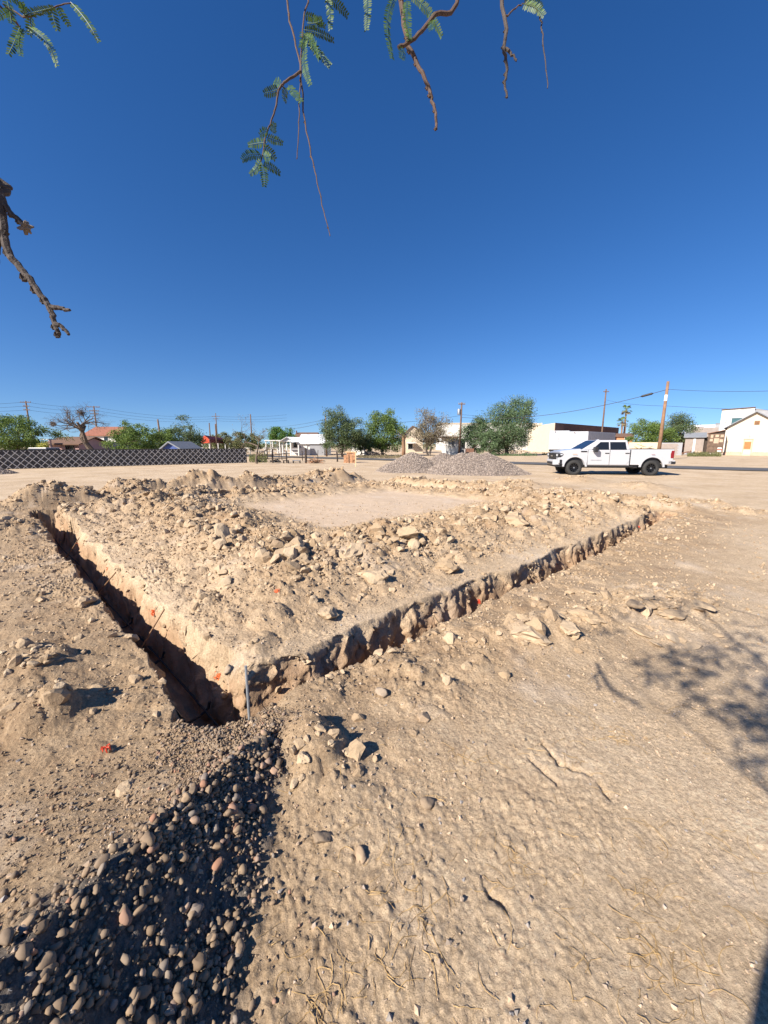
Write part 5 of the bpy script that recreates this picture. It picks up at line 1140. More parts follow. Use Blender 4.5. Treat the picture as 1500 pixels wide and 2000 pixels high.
for px in (913.5, 923.5): mb = MB(); mb.lathe([(0, 0), (.2, 0), (.28, .03), (.28, .12), (0, .14)], (wx(px, D), D - .16, .28), 'y', 14); mb.build('wheel', M['rubber'], t)
mb = MB(); mb.tube([(wx(908.5, D), D, -.05), (wx(908.5, D), D, wz(876, D))], .05, 6); mb.build('jack', M['white_paint'], t)
# beige commercial building; the brown side has its shade put into the colour
D = 80; c0 = np.array([wx(1081, D), D]); c1 = np.array([wx(1205, 104), 104.0]); cl0 = np.array([wx(1030, 98), 98.0]); zt_ = wz(826, D)
t = thing('beige_building', 'beige commercial building with long shaded brown side wall behind the trailers', 'building', (*c0, 0))
c2 = c1 + (cl0 - c0)
mb = MB(); V = [(*p, z) for z in (-.2, zt_) for p in (c0, c1, c2, cl0)]; mb.add(V, [(0, 1, 5, 4), (1, 2, 6, 5), (2, 3, 7, 6), (3, 0, 4, 7), (4, 5, 6, 7), (3, 2, 1, 0)]); mb.build('wall', M['cream'], t)
ns = np.array([(c1 - c0)[1], -(c1 - c0)[0]]); ns /= np.linalg.norm(ns)
mb = MB(); a0 = c0 + ns * .006; a1 = c1 + ns * .006; b0_ = c0 + ns * .08; b1_ = c1 + ns * .08; V = [(*p, z) for z in (-.2, zt_ + .04) for p in (a0, a1, b1_, b0_)]; mb.add(V, [(3, 2, 6, 7), (4, 7, 6, 5), (0, 3, 7, 4), (2, 1, 5, 6), (0, 4, 5, 1), (0, 1, 2, 3)]); mb.build('shaded_brown_side', M['brown_wall'], t)
nl_ = np.array([-(cl0 - c0)[1], (cl0 - c0)[0]]); nl_ /= np.linalg.norm(nl_)
if nl_[1] > 0: nl_ = -nl_
def on_face(k0, k1, z0, z1, th, nm, mat, off=.004):
    p0 = c0 + (cl0 - c0) * k0 + nl_ * off; p1 = c0 + (cl0 - c0) * k1 + nl_ * off; q0 = p0 + nl_ * th; q1 = p1 + nl_ * th
    mb = MB(); V = [(*p, z) for z in (z0, z1) for p in (p0, p1, q1, q0)]; mb.add(V, [(0, 1, 2, 3), (7, 6, 5, 4), (0, 4, 5, 1), (1, 5, 6, 2), (2, 6, 7, 3), (3, 7, 4, 0)]); return mb.build(nm, M[mat], t)
on_face(0, .95, zt_ - .9, zt_ - .75, .12, 'cornice', 'cream2'); on_face(.45, .98, zt_ + .003, zt_ + .45, .2, 'parapet', 'cream', -.1)
on_face(.20, .40, wz(859, 84), wz(846, 84), .08, 'shutter', 'brown_wall'); on_face(.30, .36, -.1, wz(860, 84), .08, 'drain_pipe', 'brown_wall'); on_face(.64, .98, -.15, wz(849, 88), .05, 'doorway', 'dark_wood')
# trailers
def trailer(label, pxl, pxr, pxe, D, top, bot, group):
    x0, x1 = wx(pxl, D), wx(pxr, D); z1, z0 = wz(top, D), wz(bot, D); e = np.array([wx(pxe, D + 9.5), D + 9.5]); dv = np.array([e[0] - x1, 9.5])
    t = thing('box_trailer', label, 'trailer', ((x0 + x1) / 2, D, 0), group); skew = np.array([0, 0])
    mb = MB(); V = [(x0, D + .6, z0), (x1, D, z0), (x1 + dv[0], D + dv[1], z0), (x0 + dv[0], D + .6 + dv[1], z0), (x0, D + .6, z1), (x1, D, z1), (x1 + dv[0], D + dv[1], z1), (x0 + dv[0], D + .6 + dv[1], z1)]; mb.add(V, [(0, 1, 5, 4), (1, 2, 6, 5), (2, 3, 7, 6), (3, 0, 4, 7), (4, 5, 6, 7), (3, 2, 1, 0)]); bd = mb.build('box', M['trailer_white'], t)
    n = np.array([dv[1], -dv[0]]); n /= np.linalg.norm(n)
    for k in range(12):
        p0 = np.array([x1, D]) + dv * (k + .03) / 12 + n * .004; p1 = np.array([x1, D]) + dv * (k + .97) / 12 + n * .004; mb = MB(); V = [(*p0, z0 + .1), (*p1, z0 + .1), (*p1, z1 - .1), (*p0, z1 - .1)]; V += [(v[0] + n[0] * .03, v[1] + n[1] * .03, v[2]) for v in V]; mb.add(V, [(4, 5, 6, 7), (3, 2, 1, 0), (0, 1, 5, 4), (2, 3, 7, 6), (1, 2, 6, 5), (3, 0, 4, 7)]); mb.build('side_panel', M['trailer_side'], t)
    xm = (x0 + x1) / 2
    for xa, xb in ((x0 + .08, xm - .02), (xm + .02, x1 - .08)):
        f = lambda x: D + .6 * (x1 - x) / (x1 - x0); mb = MB(); V = [(xa, f(xa) - .01, z0 + .1), (xb, f(xb) - .01, z0 + .1), (xb, f(xb) - .01, z1 - .1), (xa, f(xa) - .01, z1 - .1)]; V += [(v[0], v[1] - .04, v[2]) for v in V]; mb.add(V, [(4, 5, 6, 7), (0, 1, 5, 4), (2, 3, 7, 6), (1, 2, 6, 5), (3, 0, 4, 7)]); d_ = mb.build('door', M['trailer_white'], t)
        mb = MB(); xx = xb - .15 if xa < xm - 1 or xb < xm else xa + .15; mb.tube([(xx, f(xx) - .08, z0 + .15), (xx, f(xx) - .08, z1 - .15)], .02, 5); sub(mb, 'lock_rod', M['steel'], d_, t)
    for k in (.25, .75):
        mb = MB(); mb.box(x0 + (x1 - x0) * k - .1, x0 + (x1 - x0) * k + .1, D + .2, D + .27, z1 - .22, z1 - .12); mb.build('marker_lamp', M['rust'], t)
    mb = MB(); mb.box(x0 + .2, x1 - .1, D + .5, D + 1.0, z0 - .35, z0 - .002); mb.build('underride_bar', M['black_plastic'], t)
    for sx in (x0 + .35, x1 - .35):
        mb = MB(); mb.lathe([(0, -.15), (.3, -.15), (.42, -.1), (.42, .1), (.3, .15), (0, .15)], (sx + dv[0] * .15, D + 1.6, .40), 'y', 18); mb.build('wheel', M['rubber'], t)
    return t
trailer('white box trailer seen from its rear, the left one before the beige building', 1075, 1110, 1118, 72, 841, 878, 'box trailers')
trailer('white box trailer with long shaded side, the right one behind the truck cab', 1113, 1147, 1200, 70, 842.5, 879, 'box trailers')
t = bthing('terracotta_house', 'terracotta orange house below the fan palms behind the truck', 1200, 1236, 92, 7, 'house'); gable_side(t, 1203, 1234, 92, 7, wz(853, 92), wz(847, 92), 'terracotta', 'tile_brown'); window(t, 1219, 1228, 854, 862, 92)
t = bthing('yard_wall', 'tan low wall behind the lumber heap', 1226, 1290, 66, .3, 'wall'); wallbox(t, 1228, 1286, 66, .3, wz(864, 66), 'cream2')
t = thing('lumber_heap', 'heap of fresh yellow lumber showing above the truck bed', 'lumber', (wx(1258, 56), 56, 0)); r = random.Random(4)
for k in range(34):
    px = r.uniform(1242, 1274); x = wx(px, 56); zc = r.uniform(.2, 1) * (wz(862, 56) - .1) * max(.35, 1 - abs(px - 1262) / 26); a = r.uniform(-.7, .7); L = r.uniform(.7, 1.6); y = 56 + r.uniform(-.6, .6)
    mb = MB(); mb.beam((x - L / 2 * math.cos(a), y, max(.05, zc - L / 2 * math.sin(a))), (x + L / 2 * math.cos(a), y + r.uniform(-.5, .5), max(.08, zc + L / 2 * math.sin(a))), r.uniform(.1, .22), .06); mb.build('plank', M['lumber'] if r.random() < .8 else M['plank_pale'], t)
t = thing('block_wall', 'grey brown block wall right of the leaning pole', 'wall', (wx(1312, 62), 62, 0)); D = 62; x0, x1 = wx(1289, D), wx(1333, D); zt2 = wz(864.5, D)
mb = MB(); mb.box(x0, x1, D + .012, D + .19, -.1, zt2 - .01); mb.build('mortar', M['greywall'], t)
bl = fast_mesh('block', np.array([(x, y, z) for z in (0, .19) for x, y in ((0, 0), (.39, 0), (.39, .012), (0, .012))]), np.array([(0, 1, 5, 4), (1, 2, 6, 5), (3, 0, 4, 7), (4, 5, 6, 7), (3, 2, 1, 0), (2, 3, 7, 6)]), False, M['block'])
for j in range(int((zt2 + .02) / .2)):
    for i in range(int((x1 - x0) / .4) - 1):
        o = bpy.data.objects.new('block', bl); link(o, t); o.location = (x0 - t.location.x + .01 + i * .4 + (.2 if j % 2 else 0), -.001, .01 + j * .2)
# white roofs and grey hut
t = bthing('white_house', 'white house with pale roof behind the narrow dark tree at right', 1318, 1392, 104, 8, 'house'); gable_side(t, 1340, 1392, 104, 8, wz(843, 104), wz(830, 104), 'white_stucco', 'roof_white'); mb = MB(); mb.box(wx(1358, 103), wx(1376, 103), 102.8, 103.6, wz(835, 103), wz(833.5, 103)); mb.build('awning', M['tile_brown'], t)
t = bthing('grey_block_house', 'plain grey rendered house behind the grey roofed hut', 1340, 1400, 84, 6, 'house'); wallbox(t, 1345, 1398, 84, 6, wz(835.5, 84), 'block')
t = bthing('white_lean_to', 'small white lean-to left of the grey roofed hut', 1322, 1345, 76, 4, 'shed'); wallbox(t, 1324, 1338, 76, 4, wz(855, 76), 'terracotta'); mb = MB(); x0, x1 = wx(1321, 76), wx(1346, 76); mb.add([(x0, 75.5, wz(855, 76)), (x1, 75.5, wz(855, 76)), (x1, 80, wz(840, 80)), (x0 + .8, 80, wz(845, 80)), (x0, 75.5, wz(853.5, 76)), (x1, 75.5, wz(853.5, 76)), (x1, 80, wz(838, 80)), (x0 + .8, 80, wz(843, 80))], [(4, 5, 6, 7), (0, 1, 5, 4), (3, 2, 1, 0), (1, 2, 6, 5), (3, 0, 4, 7), (2, 3, 7, 6)]); mb.build('roof', M['roof_white'], t)
t = bthing('grey_hut', 'grey hut with grey pitched roof left of the plank shack', 1334, 1384, 70, 5, 'hut'); gable_side(t, 1337, 1374, 70, 5, wz(854, 70), wz(846, 70), 'block', 'roof_grey'); mb = MB(); mb.box(wx(1353.5, 70), wx(1358, 70), 69.93, 69.99, -.1, wz(857, 70)); mb.build('door', M['white_paint'], t)
mb = MB(); mb.box(wx(1374, 70) + .003, wx(1383, 70), 70.4, 74, -.2, wz(853, 70)); mb.build('annex', M['dark_wood'], t)
for nm, lab, px, D, mt, w_ in (('junk_heap', 'brown junk heap before the grey hut', 1342, 64, 'rust', 1.0), ('junk_heap', 'pale junk heap before the grey hut door', 1362, 64, 'plank_pale', .9)):
    t = thing(nm, lab, 'junk', (wx(px, D), D, 0), 'junk heaps'); r = random.Random(px)
    for k in range(12):
        x = wx(px, D) + r.gauss(0, .45) * w_; a = r.uniform(0, 3); mb = MB(); mb.beam((x - .4 * math.cos(a), D + r.gauss(0, .3), .12 + r.random() * .3), (x + .4 * math.cos(a), D + r.gauss(0, .3), .12 + r.random() * .5), r.uniform(.1, .3), r.uniform(.1, .3)); mb.build('scrap', M[mt if r.random() < .6 else 'greywall'], t)
# plank shack
D = 61; t = bthing('plank_shack', 'weathered brown plank shack leaning against the cream gable house', 1379, 1415, D, 4, 'shack'); x0, x1 = wx(1381, D), wx(1413.5, D); zl, zr = wz(847, D), wz(840.5, D)
mb = MB(); mb.prism([(x0 + .04, -.1), (x1, -.1), (x1, zr), (x0 + .04, zl)], D + .03, D + 4); mb.build('wall', M['dark_wood'], t); r = random.Random(2)
nb = 17; bh = (zl - .02) / nb
for k in range(nb):
    z0 = .02 + k * bh; mb = MB(); mb.box(x0 + r.uniform(-.04, .05), x1 - .005, D - r.uniform(0, .02), D + .028, z0, z0 + bh * r.uniform(.82, .97)); mb.build('plank', M['plank'], t)
mb = MB(); mb.prism([(x0 - .2, zl - .02), (x1 + .0, zr - .0), (x1 + .0, zr + .10), (x0 - .2, zl + .08)], D - .2, D + 4.2); mb.build('roof', M['rust'], t)
for a, b, c, d in ((1386, 1391, 849, 855), (1395, 1402, 849, 854), (1405, 1411, 849, 854), (1385, 1391, 857, 862), (1393, 1403, 856, 866), (1404, 1411, 858, 864)):
    mb = MB(); mb.box(wx(a, D), wx(b, D), D - .05, D - .022, wz(d, D), wz(c, D)); mb.build('board', M['plank_pale'], t)
mb = MB(); mb.box(wx(1402.5, D), wx(1410.5, D), D - .07, D - .052, wz(882.5, D), wz(874, D)); sg_ = mb.build('sign', M['white_paint'], t); mb = MB(); mb.box(wx(1402.5, D), wx(1410.5, D), D - .076, D - .071, wz(879.5, D), wz(877, D)); sub(mb, 'sign_stripe', M['red_flag'], sg_, t)
# cream gable house (chapel)
D = 60; t = bthing('gable_house', 'cream stucco gable house with small brown door at the right edge', 1413, 1523, D, 12, 'house')
gable_front(t, 1414, 1468, 1524, D, 14, wz(833, D), wz(805, D), 'cream', 'roof_grey', .55, .16)
mb = MB(); z0, z1 = wz(858.5, D), 0
mb.box(wx(1451, D), wx(1470.5, D), D - .10, D - .004, wz(859, D), wz(857, D)); mb.box(wx(1451.5, D), wx(1453, D), D - .08, D - .004, -.1, wz(859, D) - .002); mb.box(wx(1468.5, D), wx(1470, D), D - .08, D - .004, -.1, wz(859, D) - .002); mb.build('door_frame', M['plank_pale'], t)
mb = MB(); mb.box(wx(1453.1, D), wx(1468.4, D), D - .05, D - .003, wz(877.5, D), wz(859.2, D)); d_ = mb.build('door', M['cream2'], t); mb = MB(); mb.box(wx(1453.5, D), wx(1467, D), D - .07, D - .051, wz(877, D), wz(862.5, D)); sub(mb, 'door_panel', M['door_wood'], d_, t)
mb = MB(); mb.box(wx(1452, D), wx(1469, D), D - .6, D - .012, -.1, wz(877.8, D) * 0 + .28); mb.build('step', M['kerb'], t)
mb = MB(); mb.box(wx(1466.5, D), wx(1477, D), D - .06, D - .003, wz(829.5, D), wz(822, D)); v_ = mb.build('vent', M['door_wood'], t)
for k in range(4): mb = MB(); zz = wz(829.2 - k * 1.8, D); mb.box(wx(1467, D), wx(1476.5, D), D - .09, D - .061, zz, zz + .06); sub(mb, 'vent_slat', M['plank'], v_, t)
mb = MB(); xc = wx(1461.5, D); mb.box(xc - .03, xc + .03, D - .06, D - .003, wz(854.5, D), wz(849, D)); mb.box(xc - .13, xc - .032, D - .06, D - .004, wz(852, D), wz(851.2, D)); mb.box(xc + .032, xc + .13, D - .06, D - .004, wz(852, D), wz(851.2, D)); mb.build('cross', M['greywall'], t)
mb = MB(); mb.box(wx(1413, D), wx(1450.9, D), D - .12, D - .005, -.15, .42); mb.box(wx(1470.6, D), wx(1524, D), D - .12, D - .005, -.15, .42); mb.build('base_course', M['peach'], t)
r = random.Random(6)
mb = MB()
for k in range(26):
    px = 1415 + k * 4.1
    if 1449 < px < 1472: continue
    mb.box(wx(px, D), wx(px + r.uniform(1.5, 3.2), D), D - .13, D - .006, .422, .50 + r.uniform(0, .06))
mb.build('base_coping', M['block'], t)
t = bthing('tall_white_building', 'tall flat white building with dark window behind the cream gable house', 1400, 1466, 92, 10); x0, x1 = wx(1400, 92), wx(1463, 92)
mb = MB(); mb.prism([(x0, -.2), (x1, -.2), (x1, wz(797, 92)), (x0, wz(799, 92))], 92, 104); mb.build('wall', M['white_stucco'], t); mb = MB(); mb.prism([(x0 - .2, wz(799, 92) + .003), (x1 + .1, wz(797, 92) + .003), (x1 + .1, wz(796, 92)), (x0 - .2, wz(798, 92))], 91.7, 104.3); mb.build('roof', M['tile_brown'], t)
window(t, 1422, 1441, 816.5, 829, 92, 'greywall', 'teal_glass', (1, 1))
mb = MB(); xq = wx(1411, 92); mb.prism([(xq - .2, wz(825, 92)), (xq + .2, wz(825, 92)), (xq, wz(822, 92))], 91.8, 91.99); mb.prism([(xq - .14, wz(821, 92)), (xq + .14, wz(821, 92)), (xq, wz(818, 92))], 91.8, 91.99); mb.build('wall_lamp', M['greywall'], t)
mb = MB(); x2 = wx(1480, 92); mb.prism([(x1 + .003, -.2), (wx(1500, 96), -.2), (wx(1500, 96), wz(812, 92)), (x1 + .003, wz(798.5, 92))], 92.6, 103.5); mb.build('shaded_side', M['greywall'], t)  # right face of the white building, its shade put in as grey
t = bthing('green_shed', 'small green shed left of the tall white building', 1390, 1402, 96, 3, 'shed'); wallbox(t, 1392, 1401, 96, 3, wz(828, 96), 'leaf_dark' if False else 'greywall'); mb = MB(); mb.box(wx(1391.5, 96), wx(1401.3, 96), 95.9, 99.1, wz(828, 96) + .003, wz(826.5, 96)); mb.build('roof', M['roof_grey'], t)
# kerb and weeds by the shack
t = thing('kerb_stone', 'low pale kerb before the plank shack', 'kerb', (wx(1395, 58), 58, 0)); mb = MB(); mb.box(wx(1376, 58), wx(1412, 58), 57.8, 58.3, -.1, .42); mb.build('stone', M['kerb'], t, bevel=.03)
def weeds(label, px0, px1, D0, D1, hmax, n, mat, seed, name='weeds'):
    rn_ = np.random.default_rng(seed); D = rn_.uniform(D0, D1, n); x = np.array([wx(px, d) for px, d in zip(rn_.uniform(px0, px1, n), D)]); cl2 = .35 + .65 * np.clip(fbm(x * 1.1, D * .8, seed, 2) + .5, 0, 1); z = rn_.uniform(.02, 1, n) ** 1.3 * hmax * cl2
    o = bpy.data.objects.new(name, leaves_mesh(name, np.stack([x, D, z], -1), .16, seed, M[mat], 1.2)); link(o); tag(o, label, 'weeds', kind='stuff')
weeds('green weeds growing before the plank shack', 1345, 1412, 54, 59, .65, 2600, 'leaf_olive', 3)
weeds('dry yellow weeds at the foot of the beige building', 1060, 1088, 62, 66, .5, 500, 'leaf_olive', 4)
weeds('dry yellow grass along the far road edge under the trees', 700, 800, 48, 54, .35, 2200, 'leaf_dry', 5, 'dry_grass')
weeds('green undergrowth below the tallest trees', 905, 1050, 57, 60, .5, 2200, 'leaf_blue', 6)
weeds('dry weeds around the posts of the old corral', 485, 520, 36, 48, .7, 1500, 'leaf_olive', 7)
for o_ in list(bpy.data.objects):
    if o_.type == 'EMPTY' and o_.name.split('.')[0] in ('gable_house', 'plank_shack', 'tall_white_building', 'grey_hut', 'white_lean_to', 'grey_block_house', 'terracotta_house', 'green_shed', 'block_wall', 'yard_wall') or (o_.name.startswith('white_house') and o_.location.x > 40): orient(o_)
# ------------------------------------------------------------------ old corral of posts, tables, stacks
posts = [(533, 877, 904, 3.2, 'tallest'), (560, 880, 904, 2.6, ''), (597.5, 875, 905, 4.2, ''), (522, 873, 897, 2.6, ''), (508, 880, 898, 1.6, ''), (545, 885, 899, 1.3, ''), (551, 885, 899, 1.3, ''), (591, 881, 900, 1.6, ''), (621, 879, 898, 1.3, ''), (659, 882, 902, 3, ''), (674, 868, 902, 1.8, ''), (682, 888, 905, 1.6, '')]
plab = ['thick dark post standing left in the old corral', 'dark post second from the middle of the old corral', 'thickest dark post at the right end of the old corral', 'dark post at the back left of the corral', 'slim post beside the half bare tree', 'slim post left of the low bench', 'slim post just left of the second dark post', 'slim post leaning near the thickest post', 'slim far post right of the corral', 'short stump post left of the brick stack', 'tall slim post at the brick stack', 'short pale post before the brick stack']
for (px, pt, pb, wpx, _), lab in zip(posts, plab):
    b = gp(px, pb); D = b[1]; r = wpx / FPX * D * .5; z1 = wz(pt, D); rr = random.Random(int(px)); mb = MB(); mb.tube([(b[0], D, -.15), (b[0] + rr.gauss(0, .02), D, z1 * .5), (b[0] + rr.gauss(0, .03), D, z1)], [r * 1.1, r, r * .92], 9); o = mb.build('wooden_post', M['dark_wood'], origin=b); tag(o, lab, 'post', 'posts of the old corral')
D = 37
for i, (p0, p1, z, lab) in enumerate(((505, 534, .62, 'upper rail at the left of the old corral'), (505, 560, .34, 'lower rail at the left of the old corral'), (560, 598, .45, 'rail at the right of the old corral'), (536, 562, .78, 'high rail in the middle of the old corral'))):
    mb = MB(); mb.tube([(wx(p0, D), D, z), (wx(p1, D), D, z + .03)], .035, 6); o = mb.build('corral_rail', M['dark_wood'], origin=base_of(mb)); tag(o, lab, 'rail', 'rails of the old corral')
for px, w_, lab in ((556, 11, 'low dark bench in the middle of the old corral'), (577, 15, 'low bench left of the thickest post')):
    b = gp(px, 905); D = b[1]; t = thing('low_bench', lab, 'bench', b, 'benches in the corral'); x0, x1 = wx(px - w_ / 2, D), wx(px + w_ / 2, D); mb = MB(); mb.box(x0, x1, D, D + .35, .22, .27); mb.build('seat', M['steel' if w_ > 12 else 'dark_wood'], t)
    for x in (x0 + .03, x1 - .06): mb = MB(); mb.box(x, x + .05, D + .03, D + .3, -.05, .219); mb.build('leg', M['dark_wood'], t)
for px, w_, lab in ((508, 13, 'black heap at the left end of the old corral'), (538, 12, 'black heap at the foot of the tall left post')):
    b = gp(px, 903); rn_ = np.random.default_rng(px); P = b + np.abs(rn_.normal(0, 1, (60, 3))) * np.array([0, 0, .11]) + rn_.normal(0, 1, (60, 3)) * np.array([.22, .15, 0]); o = bpy.data.objects.new('black_heap', scatter_mesh('black_heap', P - b, rn_.uniform(.05, .14, 60), clod1, px, M['black_plastic'], False)); COL.objects.link(o); o.location = b; tag(o, lab, 'heap', 'black heaps')
b = gp(614, 905); t = thing('branch_pile', 'pile of rusty brown cut branches beside the thickest post', 'branch pile', b); r = random.Random(9)
for k in range(60):
    mb = MB(); a = r.uniform(0, 6.28); c0 = Vector((b[0] + r.gauss(0, .28), b[1] + r.gauss(0, .25), r.uniform(.03, .32))); d = Vector((math.cos(a), math.sin(a) * .6, r.gauss(.1, .25))) * r.uniform(.2, .5); p1 = c0 - d; p2 = c0 + d; p1.z = max(p1.z, .02); p2.z = max(p2.z, .02); mb.tube([p1, c0 + Vector((0, 0, r.gauss(0, .03))), p2], r.uniform(.012, .03), 5); mb.build('branch', M['adobe'] if r.random() < .6 else M['bark'], t)
b = gp(683, 904); t = thing('brick_stack', 'stack of brown adobe bricks with pale top beside the road', 'brick stack', b); r = random.Random(10); D = b[1]
bm_ = fast_mesh('brick', np.array([(x, y, z) for z in (0, .11) for x, y in ((0, 0), (.27, 0), (.27, .2), (0, .2))], float), np.array([(0, 1, 5, 4), (1, 2, 6, 5), (2, 3, 7, 6), (3, 0, 4, 7), (4, 5, 6, 7), (3, 2, 1, 0)]), False, M['adobe'])
for j in range(8):
    for i in range(4):
        if j > 5 and i in (0,): continue
        o = bpy.data.objects.new('brick', bm_); link(o, t); o.location = (-.55 + i * .28 + r.gauss(0, .012), r.gauss(0, .03), j * .118); o.rotation_euler = (0, 0, r.gauss(0, .06))
mb = MB(); mb.box(b[0] - .45, b[0] + .62, b[1] - .05, b[1] + .4, .95, 1.02); mb.build('top_sheet', M['lumber'], t)
b = gp(724, 892); t = thing('branch_pile', 'grey brown brush pile under the trees left of the dead palm', 'branch pile', b); r = random.Random(19)
for k in range(36):
    mb = MB(); a = r.uniform(0, 6.28); c0 = Vector((b[0] + r.gauss(0, .7), b[1] + r.gauss(0, .4), r.uniform(.05, .6))); d = Vector((math.cos(a), math.sin(a) * .6, r.gauss(0, .25))) * r.uniform(.4, .9); p1 = c0 - d; p2 = c0 + d; p1.z = max(p1.z, .03); p2.z = max(p2.z, .03); mb.tube([p1, c0, p2], r.uniform(.03, .07), 5); mb.build('branch', M['bark_grey'], t)
# stone kerb blocks under the tallest tree
for k in range(11):
    px = 955 + k * 8.5; b = gp(px, 884.5); mb = MB(); rr = random.Random(k); mb.box(b[0] - .22, b[0] + .2, b[1], b[1] + .3, -.05, rr.uniform(.2, .35)); o = mb.build('edge_stone', M['kerb'] if k % 3 else M['block'], origin=b, bevel=.04); tag(o, 'small edging stone in the row below the tallest tree', 'stone', 'edging stones below the trees')

# ------------------------------------------------------------------ mesquite over the photographer
tb = np.array([-.80, -.93, 0.0]); tm = thing('mesquite_tree', 'mesquite tree with thin hanging twigs framing the top of the picture', 'tree', tb); r = random.Random(17)
mb = MB(); mb.tube([(-.80, -.93, -.1), (-.79, -.92, .5), (-.81, -.93, 1.2), (-.79, -.92, 1.9), (-.80, -.92, 2.4), (-.81, -.93, 3.1)], [.20, .17, .165, .16, .12, .05], 14); mb.build('trunk', M['bark'], tm, smooth=True)  # unseen trunk, placed so that its shadow darkens the lower right corner
def smooth_path(pts, n=5):
    pts = [np.array(p, float) for p in pts]; out = []
    for i in range(len(pts) - 1):
        p0, p1, p2, p3 = pts[max(i - 1, 0)], pts[i], pts[i + 1], pts[min(i + 2, len(pts) - 1)]
        for k in range(n):
            t = k / n; out.append(.5 * ((2 * p1) + (-p0 + p2) * t + (2 * p0 - 5 * p1 + 4 * p2 - p3) * t * t + (-p0 + 3 * p1 - 3 * p2 + p3) * t ** 3))
    out.append(pts[-1]); return out
limbs = {'a': [(-.80, -.92, 2.9), (-.6, -.4, 3.2), (-.35, .3, 3.15), (-.10, .95, 3.12), (.15, 1.3, 3.2)], 'b': [(-.80, -.92, 2.5), (-1.1, -.4, 2.7), (-1.25, .1, 2.75), (-1.35, .55, 2.95)], 'c': [(-.80, -.92, 2.9), (-.3, -.7, 3.2), (.2, -.3, 3.2), (.55, .4, 3.15), (.7, .9, 3.15)]}
for k, pts in limbs.items():
    sp2 = smooth_path(pts, 5); mb = MB(); mb.tube(sp2, list(np.linspace(.012, .006, len(sp2)) * (.5 if k == 'b' else 1)), 9); mb.build('limb', M['bark'], tm, smooth=True)
def pinnate(mb, base, tip, width, seed):
    r = random.Random(seed); a = Vector(base); b = Vector(tip); L = (b - a).length; d = (b - a).normalized(); view = (Vector((0, 0, CAM_H)) - (a + b) / 2).normalized()
    s_ = d.cross(view).normalized(); tw = r.uniform(-.6, .6); nrm = s_.cross(d); s_ = (s_ * math.cos(tw) + nrm * math.sin(tw)).normalized(); nrm = s_.cross(d).normalized(); curve = r.uniform(-.10, .10) * L
    n = max(7, int(L / .0052)); f = lambda t: a + d * (L * t) + s_ * (curve * math.sin(math.pi * t)) + Vector((0, 0, -.04 * L * t * t))
    mb.tube([f(i / 8) for i in range(9)], [.0008] * 9, 4)
    for i in range(1, n + 1):
        t = i / n; c = f(t); ll = width * (.55 + .45 * math.sin(math.pi * min(1, .18 + t * .8))) * r.uniform(.88, 1.08); ww = min(L / n * .42, .0027)
        for sg in (-1, 1):
            e = (s_ * sg + d * .32 + nrm * r.uniform(-.28, .12)).normalized(); o_ = d * ww; q = nrm * (.0012)
            mb.add([c, c + e * ll * .3 + o_, c + e * ll * .75 + o_ * .9, c + e * ll, c + e * ll * .75 - o_ * .9, c + e * ll * .3 - o_], [(0, 1, 2, 3, 4, 5)])
def twig(path, depth, rpx, leaves=(), mat='twig', top=None, buds=True, seed=1, taper=.45, dleaf=0.0):
    pts = [cp(px, py, depth) for px, py in path]
    if top is not None: pts = [np.array(q, float) for q in top] + pts
    sp2 = smooth_path(pts, 5); r0 = rpx / FPX * depth; mb = MB(); rr = random.Random(seed); n = len(sp2); sp2 = [p + np.array([rr.gauss(0, .0012) for _ in range(3)]) * (depth) for p in sp2]
    mb.tube(sp2, [r0 * (1 - (1 - taper) * i / n) for i in range(n)], 7)
    if buds:
        for i in range(6, n, 4):
            k = rr.randrange(3) - 1
            if i + k < n:
                c = sp2[i + k]; q = r0 * rr.uniform(1.0, 1.5) * (1 - .4 * i / n); mb.tube([c + np.array([-q * .3, 0, -q]), c + np.array([q * .6 * (1 if i % 2 else -1), 0, 0]), c + np.array([q * 1.1 * (1 if i % 2 else -1), 0, -q * .7])], [q * .6, q * .75, q * .3], 5)
    t = mb.build('twig', M[mat], tm)
    for j, (b0, b1) in enumerate(leaves):
        mb = MB(); dl = rr.uniform(-.04, .04); pinnate(mb, cp(*b0, depth), cp(*b1, depth + dl), 9.5 / FPX * depth * rr.uniform(.85, 1.1), seed * 100 + j); o = mb.build('leaf', M['mesq_leaf'], t, origin=np.array(tm.location))
    return t
twig([(552, -30), (566, 40), (586, 125), (592, 200), (606, 290), (618, 345), (632, 410), (644, 460)], 1.10, 2.3, (), top=[(-.36, .3, 3.04), (-.33, 1.1, 3.0)], seed=1, taper=.35)
twig([(598, -30), (593, 40), (588, 125), (586, 190), (583, 250), (579, 308)], 1.09, 2.0, [((594, 30), (634, 50)), ((593, 58), (650, 76)), ((593, 64), (644, 124)), ((596, 78), (606, 160)), ((592, 60), (588, 90)), ((600, 45), (628, 38)), ((601, 70), (622, 110))], top=[(-.32, .4, 3.05), (-.28, 1.12, 3.0)], seed=2, taper=.4)
twig([(588, 138), (560, 158), (545, 176), (535, 225), (520, 265), (510, 315)], 1.08, 2.6, [((545, 173), (517, 181)), ((548, 168), (534, 160)), ((563, 166), (588, 196)), ((560, 172), (556, 197)), ((533, 262), (536, 240)), ((520, 268), (551, 278)), ((522, 278), (485, 281)), ((516, 285), (537, 309)), ((512, 303), (474, 310)), ((510, 310), (489, 338)), ((511, 318), (516, 361)), ((513, 320), (546, 337)), ((525, 255), (508, 262)), ((512, 300), (527, 305))], seed=3, taper=.35)
twig([(632, -40), (637, -10)], 1.05, 1.5, [((637, -14), (645, 53)), ((640, -12), (678, 28))], top=[(-.2, .9, 3.1)], buds=False, seed=4)
